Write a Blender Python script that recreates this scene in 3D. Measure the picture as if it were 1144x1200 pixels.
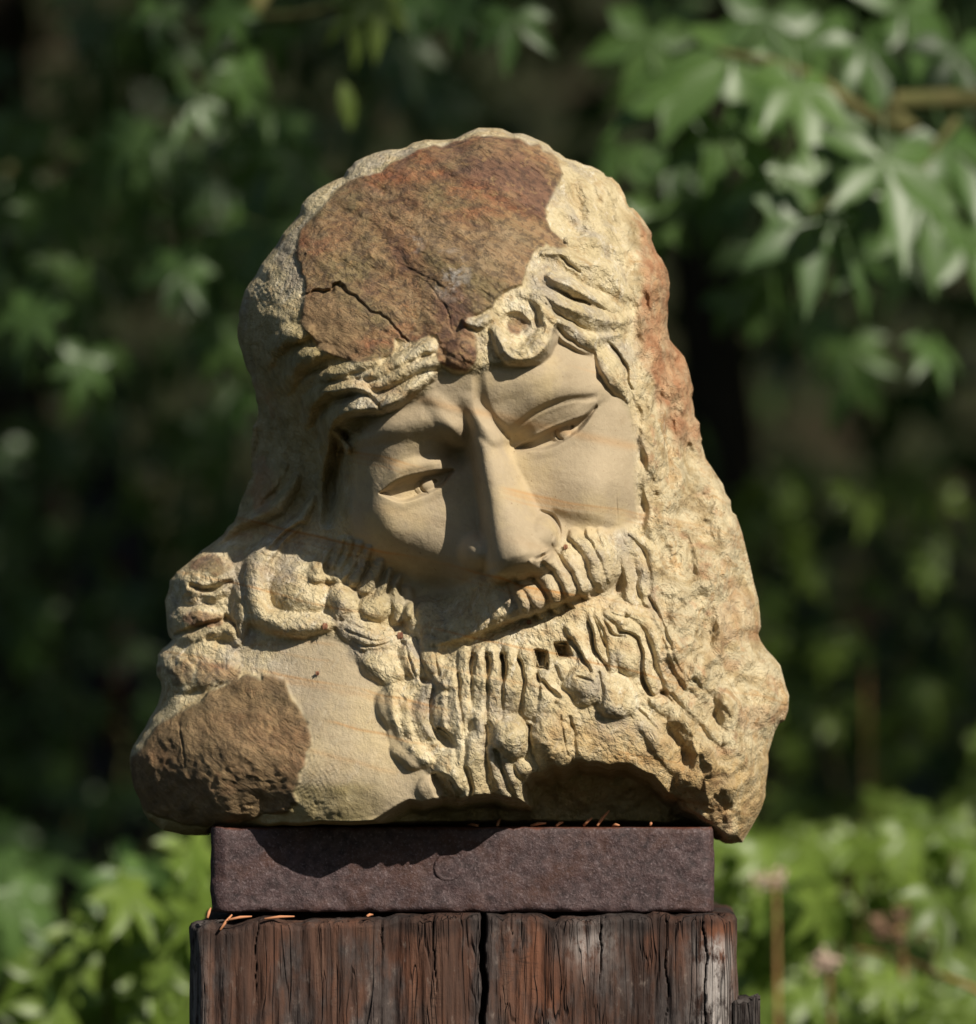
import bpy, math, random
import numpy as np
from mathutils import Vector, Matrix, Quaternion
R_ = math.radians
for o in list(bpy.data.objects): bpy.data.objects.remove(o, do_unlink=True)
sc = bpy.context.scene
col = sc.collection
# ----------------------------------------------------------------- camera, light, exposure
SCL, DIST, ZCAM, HORIZON = .0006, 3.2, 1.353, 880.      # metres per photo pixel at the stone, camera distance and height, row of eye level
cam_d = bpy.data.cameras.new('camera'); cam = bpy.data.objects.new('camera', cam_d); col.objects.link(cam)
cam.location = (0, -DIST, ZCAM); cam.rotation_euler = (R_(90), 0, 0)
cam_d.sensor_fit = 'HORIZONTAL'; cam_d.sensor_width = 36; cam_d.lens = 36*DIST/(1144*SCL)
cam_d.shift_y = (HORIZON-600)/1144; cam_d.clip_start = .05; cam_d.clip_end = 300
cam_d.dof.use_dof = True; cam_d.dof.focus_distance = DIST-.085; cam_d.dof.aperture_fstop = 4.2
sc.camera = cam
SUN_AZ, SUN_EL = 41., 36.                                # right of the line from the stone to the camera, above the horizon
to_sun = Vector((math.sin(R_(SUN_AZ))*math.cos(R_(SUN_EL)), -math.cos(R_(SUN_AZ))*math.cos(R_(SUN_EL)), math.sin(R_(SUN_EL))))
w = bpy.data.worlds.new('World'); sc.world = w; w.use_nodes = True
nt = w.node_tree; nt.nodes.clear()
sky = nt.nodes.new('ShaderNodeTexSky'); sky.sky_type = 'NISHITA'; sky.sun_disc = False
sky.sun_elevation = R_(SUN_EL); sky.sun_rotation = R_(180-SUN_AZ)
bg = nt.nodes.new('ShaderNodeBackground'); bg.inputs['Strength'].default_value = .06
wo = nt.nodes.new('ShaderNodeOutputWorld'); nt.links.new(sky.outputs[0], bg.inputs[0]); nt.links.new(bg.outputs[0], wo.inputs[0])
sl = bpy.data.lights.new('sun', 'SUN'); sl.energy = 5; sl.angle = R_(.5); sl.color = (1, .93, .8)
sun = bpy.data.objects.new('sun', sl); col.objects.link(sun); sun.rotation_euler = to_sun.to_track_quat('Z', 'Y').to_euler(); sun.location = to_sun*20
sc.view_settings.view_transform = 'Standard'; sc.view_settings.look = 'None'; sc.view_settings.gamma = 1; sc.view_settings.exposure = .22
sc.view_settings.use_curve_mapping = False
sc.render.engine = 'CYCLES'; sc.cycles.use_denoising = True; sc.cycles.max_bounces = 6; sc.cycles.transparent_max_bounces = 4
def at(px, py, y=0.):
    """a photo pixel at the distance y behind the middle of the stone"""
    k = (DIST+y)/DIST
    return Vector(((px-572)*SCL*k, y, ZCAM+(HORIZON-py)*SCL*k))
# ----------------------------------------------------------------- helpers
def tag(o, label=None, cat=None, group=None, kind=None):
    for k, v in (('label', label), ('category', cat), ('group', group), ('kind', kind)):
        if v: o[k] = v
    return o
def empty(name, loc=(0, 0, 0)):
    o = bpy.data.objects.new(name, None); col.objects.link(o); o.location = loc; o.empty_display_size = .05
    return o
def link(name, me, parent=None, mat=None, loc=None):
    o = bpy.data.objects.new(name, me); col.objects.link(o)
    if mat is not None and not me.materials: me.materials.append(mat)
    if parent is not None:
        o.parent = parent
        o.matrix_parent_inverse = Matrix.Translation(-Vector(parent.location))
    if loc is not None: o.location = loc
    return o
def mesh(name, V, F, smooth=True):
    me = bpy.data.meshes.new(name)
    V = np.asarray(V, np.float32); F = np.asarray(F, np.int32) if not isinstance(F, list) or len({len(f) for f in F}) == 1 else F
    if isinstance(F, np.ndarray):
        n, k = F.shape
        me.vertices.add(len(V)); me.vertices.foreach_set('co', V.ravel())
        me.loops.add(n*k); me.loops.foreach_set('vertex_index', F.ravel())
        me.polygons.add(n); me.polygons.foreach_set('loop_start', np.arange(0, n*k, k, dtype=np.int32)); me.polygons.foreach_set('loop_total', np.full(n, k, np.int32))
        me.update(calc_edges=True); me.validate()
    else:
        me.from_pydata([tuple(v) for v in V], [], F); me.update()
    me.polygons.foreach_set('use_smooth', np.full(len(me.polygons), smooth)); me.update()
    return me
def tube(pts, rad, k=8, seed=0, wob=0., cap=True):
    """a tapered tube through points"""
    rg = random.Random(seed); pts = [Vector(p) for p in pts]; V, F = [], []
    up = Vector((.31, .17, .93))
    for i, p in enumerate(pts):
        d = (pts[min(i+1, len(pts)-1)]-pts[max(i-1, 0)]).normalized(); a = d.cross(up).normalized(); b = d.cross(a)
        r = rad[i] if hasattr(rad, '__len__') else rad
        for j in range(k):
            t = 2*math.pi*j/k; q = r*(1+wob*rg.uniform(-1, 1)); V.append(p+a*math.cos(t)*q+b*math.sin(t)*q)
    for i in range(len(pts)-1):
        for j in range(k): F.append((i*k+j, i*k+(j+1) % k, (i+1)*k+(j+1) % k, (i+1)*k+j))
    if cap:
        V += [pts[0], pts[-1]]; n = len(V)
        for j in range(k):
            F.append((j, n-2, (j+1) % k, (j+1) % k)) if False else None
        F = [tuple(f) for f in F]+[((j+1) % k, j, n-2) for j in range(k)]+[((len(pts)-1)*k+j, (len(pts)-1)*k+(j+1) % k, n-1) for j in range(k)]
    return V, F
def curve_pts(P, n=8):
    P = [Vector(p) for p in P]; out = []
    Q = [2*P[0]-P[1]]+P+[2*P[-1]-P[-2]]
    for i in range(len(Q)-3):
        a, b, c, d = Q[i:i+4]
        for k in range(n):
            t = k/n; out.append(.5*((2*b)+(c-a)*t+(2*a-5*b+4*c-d)*t*t+(3*b-a-3*c+d)*t**3))
    out.append(P[-1]); return out
class NT:
    """short way of writing node materials"""
    def __init__(s, name):
        s.m = bpy.data.materials.new(name); s.m.use_nodes = True; s.t = s.m.node_tree; s.t.nodes.clear()
        s.out = s.t.nodes.new('ShaderNodeOutputMaterial'); s.co = s.t.nodes.new('ShaderNodeTexCoord').outputs['Object']
    def n(s, kind, **kw):
        x = s.t.nodes.new('ShaderNode'+kind)
        for k, v in kw.items():
            if k in x.inputs.keys(): s.put(x.inputs[k], v)
            else: setattr(x, k, v)
        return x
    def put(s, sock, v):
        if hasattr(v, 'is_output'): s.t.links.new(v, sock)
        elif isinstance(v, (tuple, list)) and sock.type == 'RGBA' and len(v) == 3: sock.default_value = (*v, 1)
        else: sock.default_value = v
    def noise(s, scale, detail=4, rough=.55, vec=None, stretch=None, dist=0., w=None):
        v = vec if vec is not None else s.co
        if stretch:
            v = s.stretch(v, *stretch)
        x = s.n('TexNoise', Scale=scale, Detail=detail, Roughness=rough, Distortion=dist); s.put(x.inputs['Vector'], v); return x.outputs['Fac']
    def voro(s, scale, feature='F1', vec=None, stretch=None):
        v = vec if vec is not None else s.co
        if stretch:
            v = s.stretch(v, *stretch)
        x = s.t.nodes.new('ShaderNodeTexVoronoi'); x.feature = feature; x.inputs['Scale'].default_value = scale; s.put(x.inputs['Vector'], v); return x.outputs['Distance']
    def stretch(s, v, sc, rot=(0, 0, 0)):              # frequency along each turned axis
        mp = s.n('Mapping', vector_type='TEXTURE'); s.put(mp.inputs['Vector'], v); mp.inputs['Rotation'].default_value = rot; mp.inputs['Scale'].default_value = [1/q for q in sc]; return mp.outputs[0]
    def ramp(s, fac, *stops):
        x = s.n('ValToRGB'); s.put(x.inputs[0], fac); e = x.color_ramp.elements
        while len(e) < len(stops): e.new(.5)
        for i, (p, c) in enumerate(stops): e[i].position = p; e[i].color = (*c, 1) if isinstance(c, (tuple, list)) else (c, c, c, 1)
        return x.outputs[0]
    def mix(s, f, a, b, blend='MIX'):
        x = s.t.nodes.new('ShaderNodeMix'); x.data_type = 'RGBA'; x.blend_type = blend
        s.put(x.inputs[0], f); s.put(x.inputs[6], a); s.put(x.inputs[7], b); return x.outputs[2]
    def math(s, op, a, b=0., clamp=False):
        x = s.t.nodes.new('ShaderNodeMath'); x.operation = op; x.use_clamp = clamp; s.put(x.inputs[0], a); s.put(x.inputs[1], b); return x.outputs[0]
    def bump(s, h, strength, dist=.002, normal=None):
        x = s.n('Bump', Strength=strength, Distance=dist, Height=h)
        if normal is not None: s.put(x.inputs['Normal'], normal)
        return x.outputs[0]
    def attr(s, name):
        a = s.n('Attribute', attribute_name=name); x = s.t.nodes.new('ShaderNodeSeparateColor'); s.t.links.new(a.outputs['Color'], x.inputs[0]); return x.outputs[0], x.outputs[1], x.outputs[2]
    def principled(s, color, rough=.8, normal=None, spec=.3, **kw):
        p = s.t.nodes.new('ShaderNodeBsdfPrincipled'); s.put(p.inputs['Base Color'], color); s.put(p.inputs['Roughness'], rough); s.put(p.inputs['Specular IOR Level'], spec)
        if normal is not None: s.put(p.inputs['Normal'], normal)
        for k, v in kw.items(): s.put(p.inputs[k], v)
        s.t.links.new(p.outputs[0], s.out.inputs[0]); return p
# ----------------------------------------------------------------- the carved stone: a relief, unit = 0.6 mm
import numpy as np
GX0, GY0, GX1, GY1 = 136, 136, 944, 1004
GW, GH = GX1-GX0+1, GY1-GY0+1
XX, YY = np.meshgrid(np.arange(GX0, GX1+1, dtype=np.float32), np.arange(GY0, GY1+1, dtype=np.float32))
RIM = [(559,152),(590,151),(621,160),(642,170),(663,185),(694,195),(713,206),(726,217),(734,236),(738,244),(751,252),(764,273),(766,292),(778,309),(785,334),(783,355),(785,397),
 (802,417),(810,444),(814,477),(821,505),(821,519),(827,538),(847,568),(857,595),(865,611),(880,663),(891,721),(892,751),(913,780),(924,813),(922,839),(913,850),(900,883),(900,912),
 (895,941),(884,964),(871,987),(850,988),(832,981),(815,968),(780,968),(700,968),(600,968),(500,968),(437,968),(350,969),(304,972),(269,977),(241,979),(203,977),(175,960),(158,925),(152,890),(161,869),
 (175,841),(189,816),(185,790),(185,767),(200,750),(196,736),(197,690),(208,670),(229,652),(253,632),(274,611),(284,584),(295,557),(293,530),(296,508),(302,484),(298,458),(290,432),(281,402),
 (280,376),(284,350),(299,321),(323,287),(349,250),(362,230),(402,206),(417,190),(449,175),(470,174),(491,164),(522,164)]
def smooth01(t):
    t = np.clip(t, 0, 1); return t*t*(3-2*t)
def spline(P, n=8, closed=False):
    P = np.array(P, float)
    if len(P) == 2 and not closed: return P
    Q = np.vstack([P[-1:], P, P[:2]]) if closed else np.vstack([2*P[:1]-P[1:2], P, 2*P[-1:]-P[-2:-1]])
    out = []
    for i in range(len(Q)-3):
        a, b, c, d = Q[i:i+4]
        for k in range(n):
            t = k/n
            out.append(.5*((2*b)+(-a+c)*t+(2*a-5*b+4*c-d)*t*t+(-a+3*b-3*c+d)*t**3))
    if not closed: out.append(P[-1])
    return np.array(out)
def window(P, pad):
    x0 = max(int(P[:,0].min()-pad)-GX0, 0); x1 = min(int(P[:,0].max()+pad)-GX0+2, GW)
    y0 = max(int(P[:,1].min()-pad)-GY0, 0); y1 = min(int(P[:,1].max()+pad)-GY0+2, GH)
    return slice(y0, max(y1, y0+1)), slice(x0, max(x1, x0+1))
CX, CY = XX, YY                        # the coordinates strokes are measured in; warped for the hand-cut hair and beard
def linedist(P, w):
    """distance to a polyline, place along it 0..1 and the side, + is to the right of its run (picture axes)"""
    X, Y = CX[w], CY[w]
    best = np.full(X.shape, 1e9, np.float32); T = np.zeros_like(best); S = np.ones_like(best)
    L = np.hypot(*(np.diff(P, axis=0).T)); cum = np.concatenate([[0], np.cumsum(L)]); tot = max(cum[-1], 1e-6)
    for i in range(len(P)-1):
        d = P[i+1]-P[i]; l2 = max(d@d, 1e-9)
        t = np.clip(((X-P[i,0])*d[0]+(Y-P[i,1])*d[1])/l2, 0, 1)
        ex, ey = X-P[i,0]-t*d[0], Y-P[i,1]-t*d[1]
        q = ex*ex+ey*ey; m = q < best
        best[m] = q[m]; T[m] = ((cum[i]+t*L[i])/tot)[m]; S[m] = np.where(d[0]*ey-d[1]*ex >= 0, 1, -1)[m]
    return np.sqrt(best), T, S
def along(v, T):
    v = np.atleast_1d(np.array(v, float))
    return np.interp(T, np.linspace(0, 1, len(v)), v) if len(v) > 1 else v[0]
def lock(F, pts, w, h, prof='round', skew=0, mode='max', n=8, strands=0):
    """a strand or groove: cross-section of half-width w and height h, both may vary along it"""
    P = spline(pts, n); wm = float(np.max(w)); win = window(P, wm+6)
    d, T, S = linedist(P, win)
    u = d/np.maximum(along(w, T), .5); q = np.clip(1-u*u, 0, None)
    p = q**.72 if prof == 'round' else q*q if prof == 'bell' else np.clip(1-u, 0, None) if prof == 'tent' else np.minimum(1, q*2.2)
    v = along(h, T)*p*np.clip(1+skew*S*u, 0, 2)
    if strands: v = v*(1-.16*np.abs(np.sin(np.pi*strands*.5*(S*u+.3*np.sin(T*3)))))
    if mode == 'max': F[win] = np.maximum(F[win], v)
    elif mode == 'min': F[win] = np.minimum(F[win], v)
    else: F[win] += v
def blob(F, cx, cy, rx, ry, ang, h, prof='round', mode='max'):
    R = max(rx, ry); win = window(np.array([[cx, cy]], float), R+6)
    a = np.radians(ang); X, Y = CX[win]-cx, CY[win]-cy
    u = (X*np.cos(a)+Y*np.sin(a))/rx; v = (-X*np.sin(a)+Y*np.cos(a))/ry
    q = np.clip(1-u*u-v*v, 0, None)
    p = h*(q**.7 if prof == 'round' else q*q)
    if mode == 'max': F[win] = np.maximum(F[win], p)
    else: F[win] += p
def gauss(F, cx, cy, rx, ry, ang, h):
    a = np.radians(ang); win = window(np.array([[cx, cy]], float), 2.6*max(rx, ry)); X, Y = XX[win]-cx, YY[win]-cy
    u = (X*np.cos(a)+Y*np.sin(a))/rx; v = (-X*np.sin(a)+Y*np.cos(a))/ry
    F[win] += h*np.exp(-(u*u+v*v))
def inside(P, X, Y):
    r = np.zeros(X.shape, bool); j = len(P)-1
    for i in range(len(P)):
        (xi, yi), (xj, yj) = P[i], P[j]
        if yi != yj:
            r ^= ((yi > Y) != (yj > Y)) & (X < (xj-xi)*(Y-yi)/(yj-yi)+xi)
        j = i
    return r
def sdf(pts, pad=60, n=6, rough=0, seed=0):
    """signed distance inside a closed outline (+ inside) on its window"""
    P = spline(pts, n, True) if n > 1 else np.array(pts, float)
    if rough:
        rg = np.random.default_rng(seed); P = P+rg.normal(0, rough, P.shape)
    win = window(P, pad); d, _, _ = linedist(np.vstack([P, P[:1]]), win)
    return np.where(inside(P, XX[win], YY[win]), d, -d), win
def plateau(F, pts, h, soft=4, n=6, rough=0, seed=0, mode='add'):
    s, win = sdf(pts, abs(soft)+4, n, rough, seed)
    F[win] += h*smooth01(s/soft*.5+.5)
def vnoise(scale, seed, sx=1., sy=1., ang=0., X=None, Y=None):
    X = XX if X is None else X; Y = YY if Y is None else Y
    a = np.radians(ang); x = (X*np.cos(a)+Y*np.sin(a))/(scale*sx); y = (-X*np.sin(a)+Y*np.cos(a))/(scale*sy)
    rg = np.random.default_rng(seed); G = rg.random((256, 256)).astype(np.float32)
    xi = np.floor(x).astype(int); yi = np.floor(y).astype(int); fx = smooth01(x-xi); fy = smooth01(y-yi)
    g = lambda a, b: G[(yi+b) & 255, (xi+a) & 255]
    return ((g(0,0)*(1-fx)+g(1,0)*fx)*(1-fy)+(g(0,1)*(1-fx)+g(1,1)*fx)*fy)*2-1
def fbm(scale, seed, oct=4, **k):
    return sum(vnoise(scale/2**i, seed+i, **k)*.5**i for i in range(oct))
def chips(scale, seed, sx=1., sy=1., ang=0.):
    """broken rock: flat facets between uneven corners, met at crisp edges"""
    a = np.radians(ang); x = (XX*np.cos(a)+YY*np.sin(a))/(scale*sx); y = (-XX*np.sin(a)+YY*np.cos(a))/(scale*sy)
    x = x+.5*vnoise(scale*1.3, seed+7)+.06*vnoise(scale*.3, seed+5); y = y+.5*vnoise(scale*1.3, seed+8)+.06*vnoise(scale*.3, seed+6)
    G = np.random.default_rng(seed).random((64, 64)).astype(np.float32)-.5
    xi = np.floor(x).astype(int); yi = np.floor(y).astype(int); fx, fy = x-xi, y-yi; g = lambda a, b: G[(yi+b) & 63, (xi+a) & 63]
    g10, g01 = g(1, 0), g(0, 1)
    return np.where(fx+fy < 1, g(0, 0)*(1-fx-fy)+fx*g10+fy*g01, g(1, 1)*(fx+fy-1)+(1-fx)*g01+(1-fy)*g10)
def blur(A, r):
    for ax in (0, 1):
        P = np.pad(A, [(r+1, r) if k == ax else (0, 0) for k in (0, 1)], mode='edge')
        c = np.cumsum(P, axis=ax, dtype=np.float64); n = A.shape[ax]
        hi = np.take(c, np.arange(2*r+1, 2*r+1+n), axis=ax); lo = np.take(c, np.arange(0, n), axis=ax)
        A = ((hi-lo)/(2*r+1)).astype(np.float32)
    return A
BASE = [ # x, y, how far the worked surface stands in front of the block's middle
 (560,160,60),(480,178,55),(620,172,55),(420,208,50),(350,262,48),(300,340,45),(520,290,158),(450,330,148),(400,290,108),(590,260,138),(640,220,86),(560,400,222),(520,405,220),(470,395,196),
 (420,400,186),(370,390,156),(330,380,112),(290,390,38),(690,215,46),(700,290,96),(738,300,64),(670,330,160),(720,380,118),(760,400,66),(700,410,140),(640,370,192),(600,350,205),(775,330,40),(790,430,42),
 (600,440,212),(540,460,214),(480,480,208),(650,430,198),(690,440,170),(715,440,145),(700,560,168),(730,560,146),(742,600,128),(690,600,172),(640,590,166),(720,490,150),(740,480,128),(770,480,92),(790,540,78),(815,530,42),
 (660,505,166),(500,568,162),(560,560,166),(470,610,162),(432,600,157),(424,550,160),(424,515,168),(440,640,132),(500,650,150),(560,690,160),(650,680,170),(700,650,160),(740,680,134),(760,640,110),(490,700,104),
 (640,740,172),(580,760,176),(540,770,172),(600,830,186),(700,800,176),(700,740,166),(760,760,140),(800,800,122),(850,850,92),(850,910,96),(890,820,50),(700,870,176),(800,890,130),(600,900,180),(560,930,176),(500,840,166),(480,780,140),
 (430,860,166),(400,800,138),(440,930,178),(350,780,112),(260,880,120),(330,880,146),(200,870,72),(180,910,54),(260,945,112),(350,945,150),(250,700,46),(330,690,80),(385,705,98),(230,780,50),(300,760,80),(215,700,26),(430,720,104),
 (330,560,34),(302,560,12),(360,600,52),(392,560,74),(330,480,48),(370,500,92),(308,470,22),(350,440,134),(400,440,184),(440,460,200),(300,600,28),(420,652,90),(455,688,96),(500,738,120),(535,752,150),
 (830,650,72),(860,690,48),(800,640,98),(780,610,108),(850,790,88),(880,900,48),(860,960,52),(820,940,90),(840,600,42),(700,940,130),(600,960,140),(760,950,120),(800,720,120),(850,740,70),(240,820,80),(210,960,50),(300,960,105)]
def tps(C, X, Y, lam=40.):
    C = np.array(C, float); n = len(C); s = 100.
    def K(dx, dy):
        r2 = (dx*dx+dy*dy)/(s*s); return r2*np.log(r2+1e-9)
    A = np.zeros((n+3, n+3)); A[:n, :n] = K(C[:, None, 0]-C[None, :, 0], C[:, None, 1]-C[None, :, 1])+lam*1e-3*np.eye(n)
    A[:n, n] = 1; A[:n, n+1] = C[:, 0]/s; A[:n, n+2] = C[:, 1]/s; A[n:, :n] = A[:n, n:].T
    w = np.linalg.solve(A, np.concatenate([C[:, 2], [0, 0, 0]]))
    out = w[n]+w[n+1]*X/s+w[n+2]*Y/s
    for i in range(n): out = out+w[i]*K(X-C[i, 0], Y-C[i, 1])
    return out
def upsample2(A):
    B = np.empty((A.shape[0]*2-1, A.shape[1]*2-1), np.float32)
    B[::2, ::2] = A; B[1::2, ::2] = (A[1:]+A[:-1])/2; B[:, 1::2] = (B[:, 2::2]+B[:, :-2:2])/2
    return B
RIM_P = spline(RIM, 3, True); RIM_P = RIM_P+np.random.default_rng(3).normal(0, .95, RIM_P.shape)
CRUST = [(352,276),(346,297),(354,318),(358,345),(352,372),(360,389),(386,418),(428,424),(459,418),(464,399),(486,400),(511,394),(512,424),(530,434),(548,436),(559,420),(559,394),(546,384),(552,372),(572,364),(587,344),(612,333),(617,310),(630,290),(640,288),(648,292),(665,288),(640,257),(652,222),(659,192),
 (637,174),(612,163),(556,158),(520,170),(488,176),(443,199),(407,213),(366,250)]
FACE = [(432,500),(462,478),(500,458),(514,438),(560,436),(580,428),(610,428),(640,412),(648,385),(668,398),(695,412),(712,440),(732,470),(744,500),(746,560),(746,610),(722,622),(690,628),(662,632),(652,655),(640,662),(610,672),(575,672),(540,690),(500,700),(478,705),(462,680),(438,652),(412,630),(410,600),(414,560),(418,525)]
PATCH = [(304,792),(329,795),(350,827),(364,855),(357,890),(346,925),(343,946),(297,960),(230,966),(172,950),(152,908),(155,886),(197,843),(250,812)]
SHOULDER = [(294,757),(340,752),(392,745),(420,775),(450,805),(462,850),(480,880),(505,905),(520,938),(482,946),(437,962),(350,968),(269,978),(203,978),(172,958),(156,915),(156,885),(176,843),(192,822),(240,800)]
CAVE = [(440,966),(482,948),(524,941),(566,937),(599,943),(618,946),(617,922),(630,913),(660,906),(685,897),(723,902),(755,912),(780,934),(800,950),(835,990),(640,1000),(430,1000)]

def sculpt():
    global CX, CY
    X2, Y2 = XX[::2, ::2], YY[::2, ::2]
    H = blur(upsample2(tps(BASE, X2, Y2).astype(np.float32)), 2)
    s, win = sdf(RIM_P, 400, 1)
    sd = np.full(H.shape, -50, np.float32); sd[win] = s
    wr = 26-19*smooth01((YY-915)/30)*smooth01((XX-270)/50)*smooth01((900-XX)/60)
    e = np.clip(sd/wr, 0, 1); H = np.maximum(H, 3)*np.sqrt(1-(1-e)**2)
    # ---- masks
    def soft(P, w, rough=0, seed=1, n=4):
        M = np.zeros_like(H); s, win = sdf(P, w+3, n, rough, seed); M[win] = smooth01(s/w*.5+.5); return M
    crust = soft(CRUST, 3, 1.5, 5, 3); face = soft(FACE, 7); patch = soft(PATCH, 4, 2.2, 6, 4); shoulder = soft(SHOULDER, 6); cave = soft(CAVE, 9, 2.6, 12, 3)
    right = smooth01((XX-735-.08*(YY-500))/28)*smooth01((YY-170)/60)
    lowr = smooth01((XX-770)/40)*smooth01((YY-600)/80)
    rock = np.clip(np.maximum(right, lowr), 0, 1)
    # ---- face: brows, sockets, nose
    D = np.zeros_like(H)
    gauss(D, 500, 548, 52, 24, -12, -7); gauss(D, 534, 532, 17, 18, 0, -28)          # left socket, deep by the nose
    gauss(D, 648, 498, 54, 20, -22, -7); gauss(D, 606, 519, 17, 11, -30, -18)        # right socket
    lock(D, [(424,514),(458,502),(500,496),(530,504)], [12,20,24,18], [4,7,9,10], 'bell', mode='add')
    lock(D, [(508,470),(528,494),(537,517)], [16,19,14], [4,8,10], 'bell', mode='add')
    lock(D, [(548,470),(566,496),(583,514)], [13,17,13], [3,7,9], 'bell', mode='add')
    gauss(D, 638, 450, 60, 32, -20, 15)
    lock(D, [(586,492),(618,484),(660,466),(702,458)], [22,24,24,18], [5,6,6,5], 'bell', mode='add')
    lock(D, [(561,436),(563,460),(571,487),(595,509)], [9,11,11,9], [-2,-5,-7,-7], 'bell', skew=.5, mode='add')
    # nose
    A, B = np.array([562., 500.]), np.array([606., 670.]); ax = (B-A)/np.linalg.norm(B-A); L = np.linalg.norm(B-A)
    sN = ((XX-A[0])*ax[0]+(YY-A[1])*ax[1])/L; nN = (XX-A[0])*(-ax[1])+(YY-A[1])*ax[0]      # nN>0 is the picture's left
    hw = np.interp(sN, [-.1, .1, .4, .7, .9, 1.05], [10, 15, 21, 29, 36, 34]); hh = np.interp(sN, [-.15, .0, .12, .4, .7, .9, .97, 1.02, 1.06], [0, 14, 34, 54, 72, 86, 80, 40, 0])
    u = np.where(nN > 0, nN/(hw*1.0), -nN/(hw*1.5)); nose = hh*np.where(u < 1, (1-np.clip(u, 0, 1)**(np.where(nN > 0, 3.2, 2.2)+.8*smooth01((sN-.5)/.4))), 0)
    N2 = np.zeros_like(H); blob(N2, 629, 630, 27, 27, 20, 60); blob(N2, 564, 648, 26, 22, 15, 47)
    tipb = np.zeros_like(H); gauss(tipb, 606, 643, 22, 18, 20, 9); nose = blur(blur(np.maximum(nose, N2)+tipb*(nose > 30), 3), 2)
    D += nose
    lock(D, [(630,655),(637,652),(645,646)], 4, [-6,-14,-4], 'bell', mode='add')
    lock(D, [(634,600),(648,606),(655,622),(652,640)], 4, [-3,-7,-7,-3], 'bell', mode='add')
    # cheeks, folds
    gauss(D, 700, 575, 36, 30, -20, 9); lock(D, [(650,604),(668,614),(692,621),(722,624)], [10,18,20,14], [-4,-6,-6,-3], 'bell', mode='add'); gauss(D, 455, 625, 28, 24, 0, 7); gauss(D, 520, 690, 42, 22, 25, -26); gauss(D, 470, 672, 20, 15, 40, -10)
    lock(D, [(722,575),(723,595),(724,612)], 1.6, [-.6,-2,-.6], 'bell', mode='add')
    # eyes
    def eye(up, lo, iris, pupil, r):
        U, Lo = spline(up, 8), spline(lo, 8); P = np.vstack([U, Lo[::-1]])
        lock(D, [(x, y-7) for x, y in up], [8,15,17,14,8], [1,7,9,8,3], 'bell', mode='add')
        lock(D, [(x, y-1.5) for x, y in up], 5.0, [.5,1.6,1.8,1.4,.3], 'bell', mode='add')
        lock(D, [(x, y+4) for x, y in lo], 9, [0,1.2,2,1.6,.3], 'bell', mode='add')
        win = window(P, 12); d, _, _ = linedist(np.vstack([P, P[:1]]), win); s = np.where(inside(P, XX[win], YY[win]), d, -d)
        D[win] += -13*smooth01(s/2.6*.5+.5)
        blob(D, *iris, 17, 10, -20, 6, 'round', 'add'); blob(D, *iris, r, r, 0, 3.4, 'round', 'add')
        lock(D, [(iris[0]+r*1.25*np.cos(t), iris[1]+r*1.1*np.sin(t)) for t in np.linspace(1.7, 3.9, 6)], 1.5, -3, 'bell', mode='add')
        blob(D, *pupil, 3.6, 3.2, 0, -6, 'bell', 'add')
    eye([(446,578),(468,563),(494,556),(516,552),(531,551)], [(446,578),(470,587),(494,580),(516,570),(531,552)], (502,569), (510,564), 8)
    eye([(604,526),(632,510),(662,497),(684,489),(699,476)], [(604,526),(636,526),(662,515),(681,501),(699,477)], (661,507), (670,500), 8)
    gauss(D, 486, 546, 30, 14, -14, 6); gauss(D, 440, 545, 20, 20, 0, -5)
    lock(D, [(601,503),(630,482),(664,469),(697,466)], 6, [-4,-5,-5,-3], 'bell', mode='add')
    # face rim: drop behind the cheek edges into the side hair
    H += D
    lock(H, [(738,462),(749,490),(748,520),(753,548),(750,575),(754,600),(752,618)], [5,8,6,9,6,9,6], [-5,-14,-4,-13,-5,-15,-6], 'bell', mode='add')
    lock(H, [(402,515),(392,545),(390,580),(386,610)], [13,14,14,12], [-30,-36,-34,-14], 'bell', mode='add')
    def soften(R, k=1., n=1):
        for _ in range(n+1): R = blur(R, 1)
        return R*k
    # ---- lips and moustache
    M = np.zeros_like(H)
    def edge_under(pts, h, up, fall):                                 # raised above the line, steep drop below it
        P = spline(pts, 8); win = window(P, up+6); d, T, S = linedist(P, win)
        t = np.clip(1-(d/up)**2, 0, 1); v = np.where(S < 0, t, np.clip(1-d/fall, 0, 1))*h*np.clip(np.minimum(T, 1-T)*9, 0, 1)*np.interp(T, [0, .3, .55, 1], [.35, .5, 1, 1])
        M[win] = np.maximum(M[win], v)
    H_lip = [(702,691),(666,709),(624,724),(582,742),(545,760),(515,770)]
    lock(H, [(x, y-2) for x, y in H_lip], [8,14,16,16,14,8], [-4,-10,-12,-12,-10,-4], 'bell', mode='add')
    edge_under([(486,752),(520,752),(561,740),(600,726),(645,709),(674,698),(708,684)], 22, 50, 5)
    blob(M, 700, 668, 26, 26, 0, 16); blob(M, 500, 726, 30, 26, 30, 17)
    M = blur(M, 1)
    CX = XX+vnoise(34, 307)*3.0+vnoise(16, 301)*2.2+vnoise(7, 302)*1.0; CY = YY+vnoise(34, 308)*3.0+vnoise(16, 303)*2.2+vnoise(7, 304)*1.0
    R = np.zeros_like(H)
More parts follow.
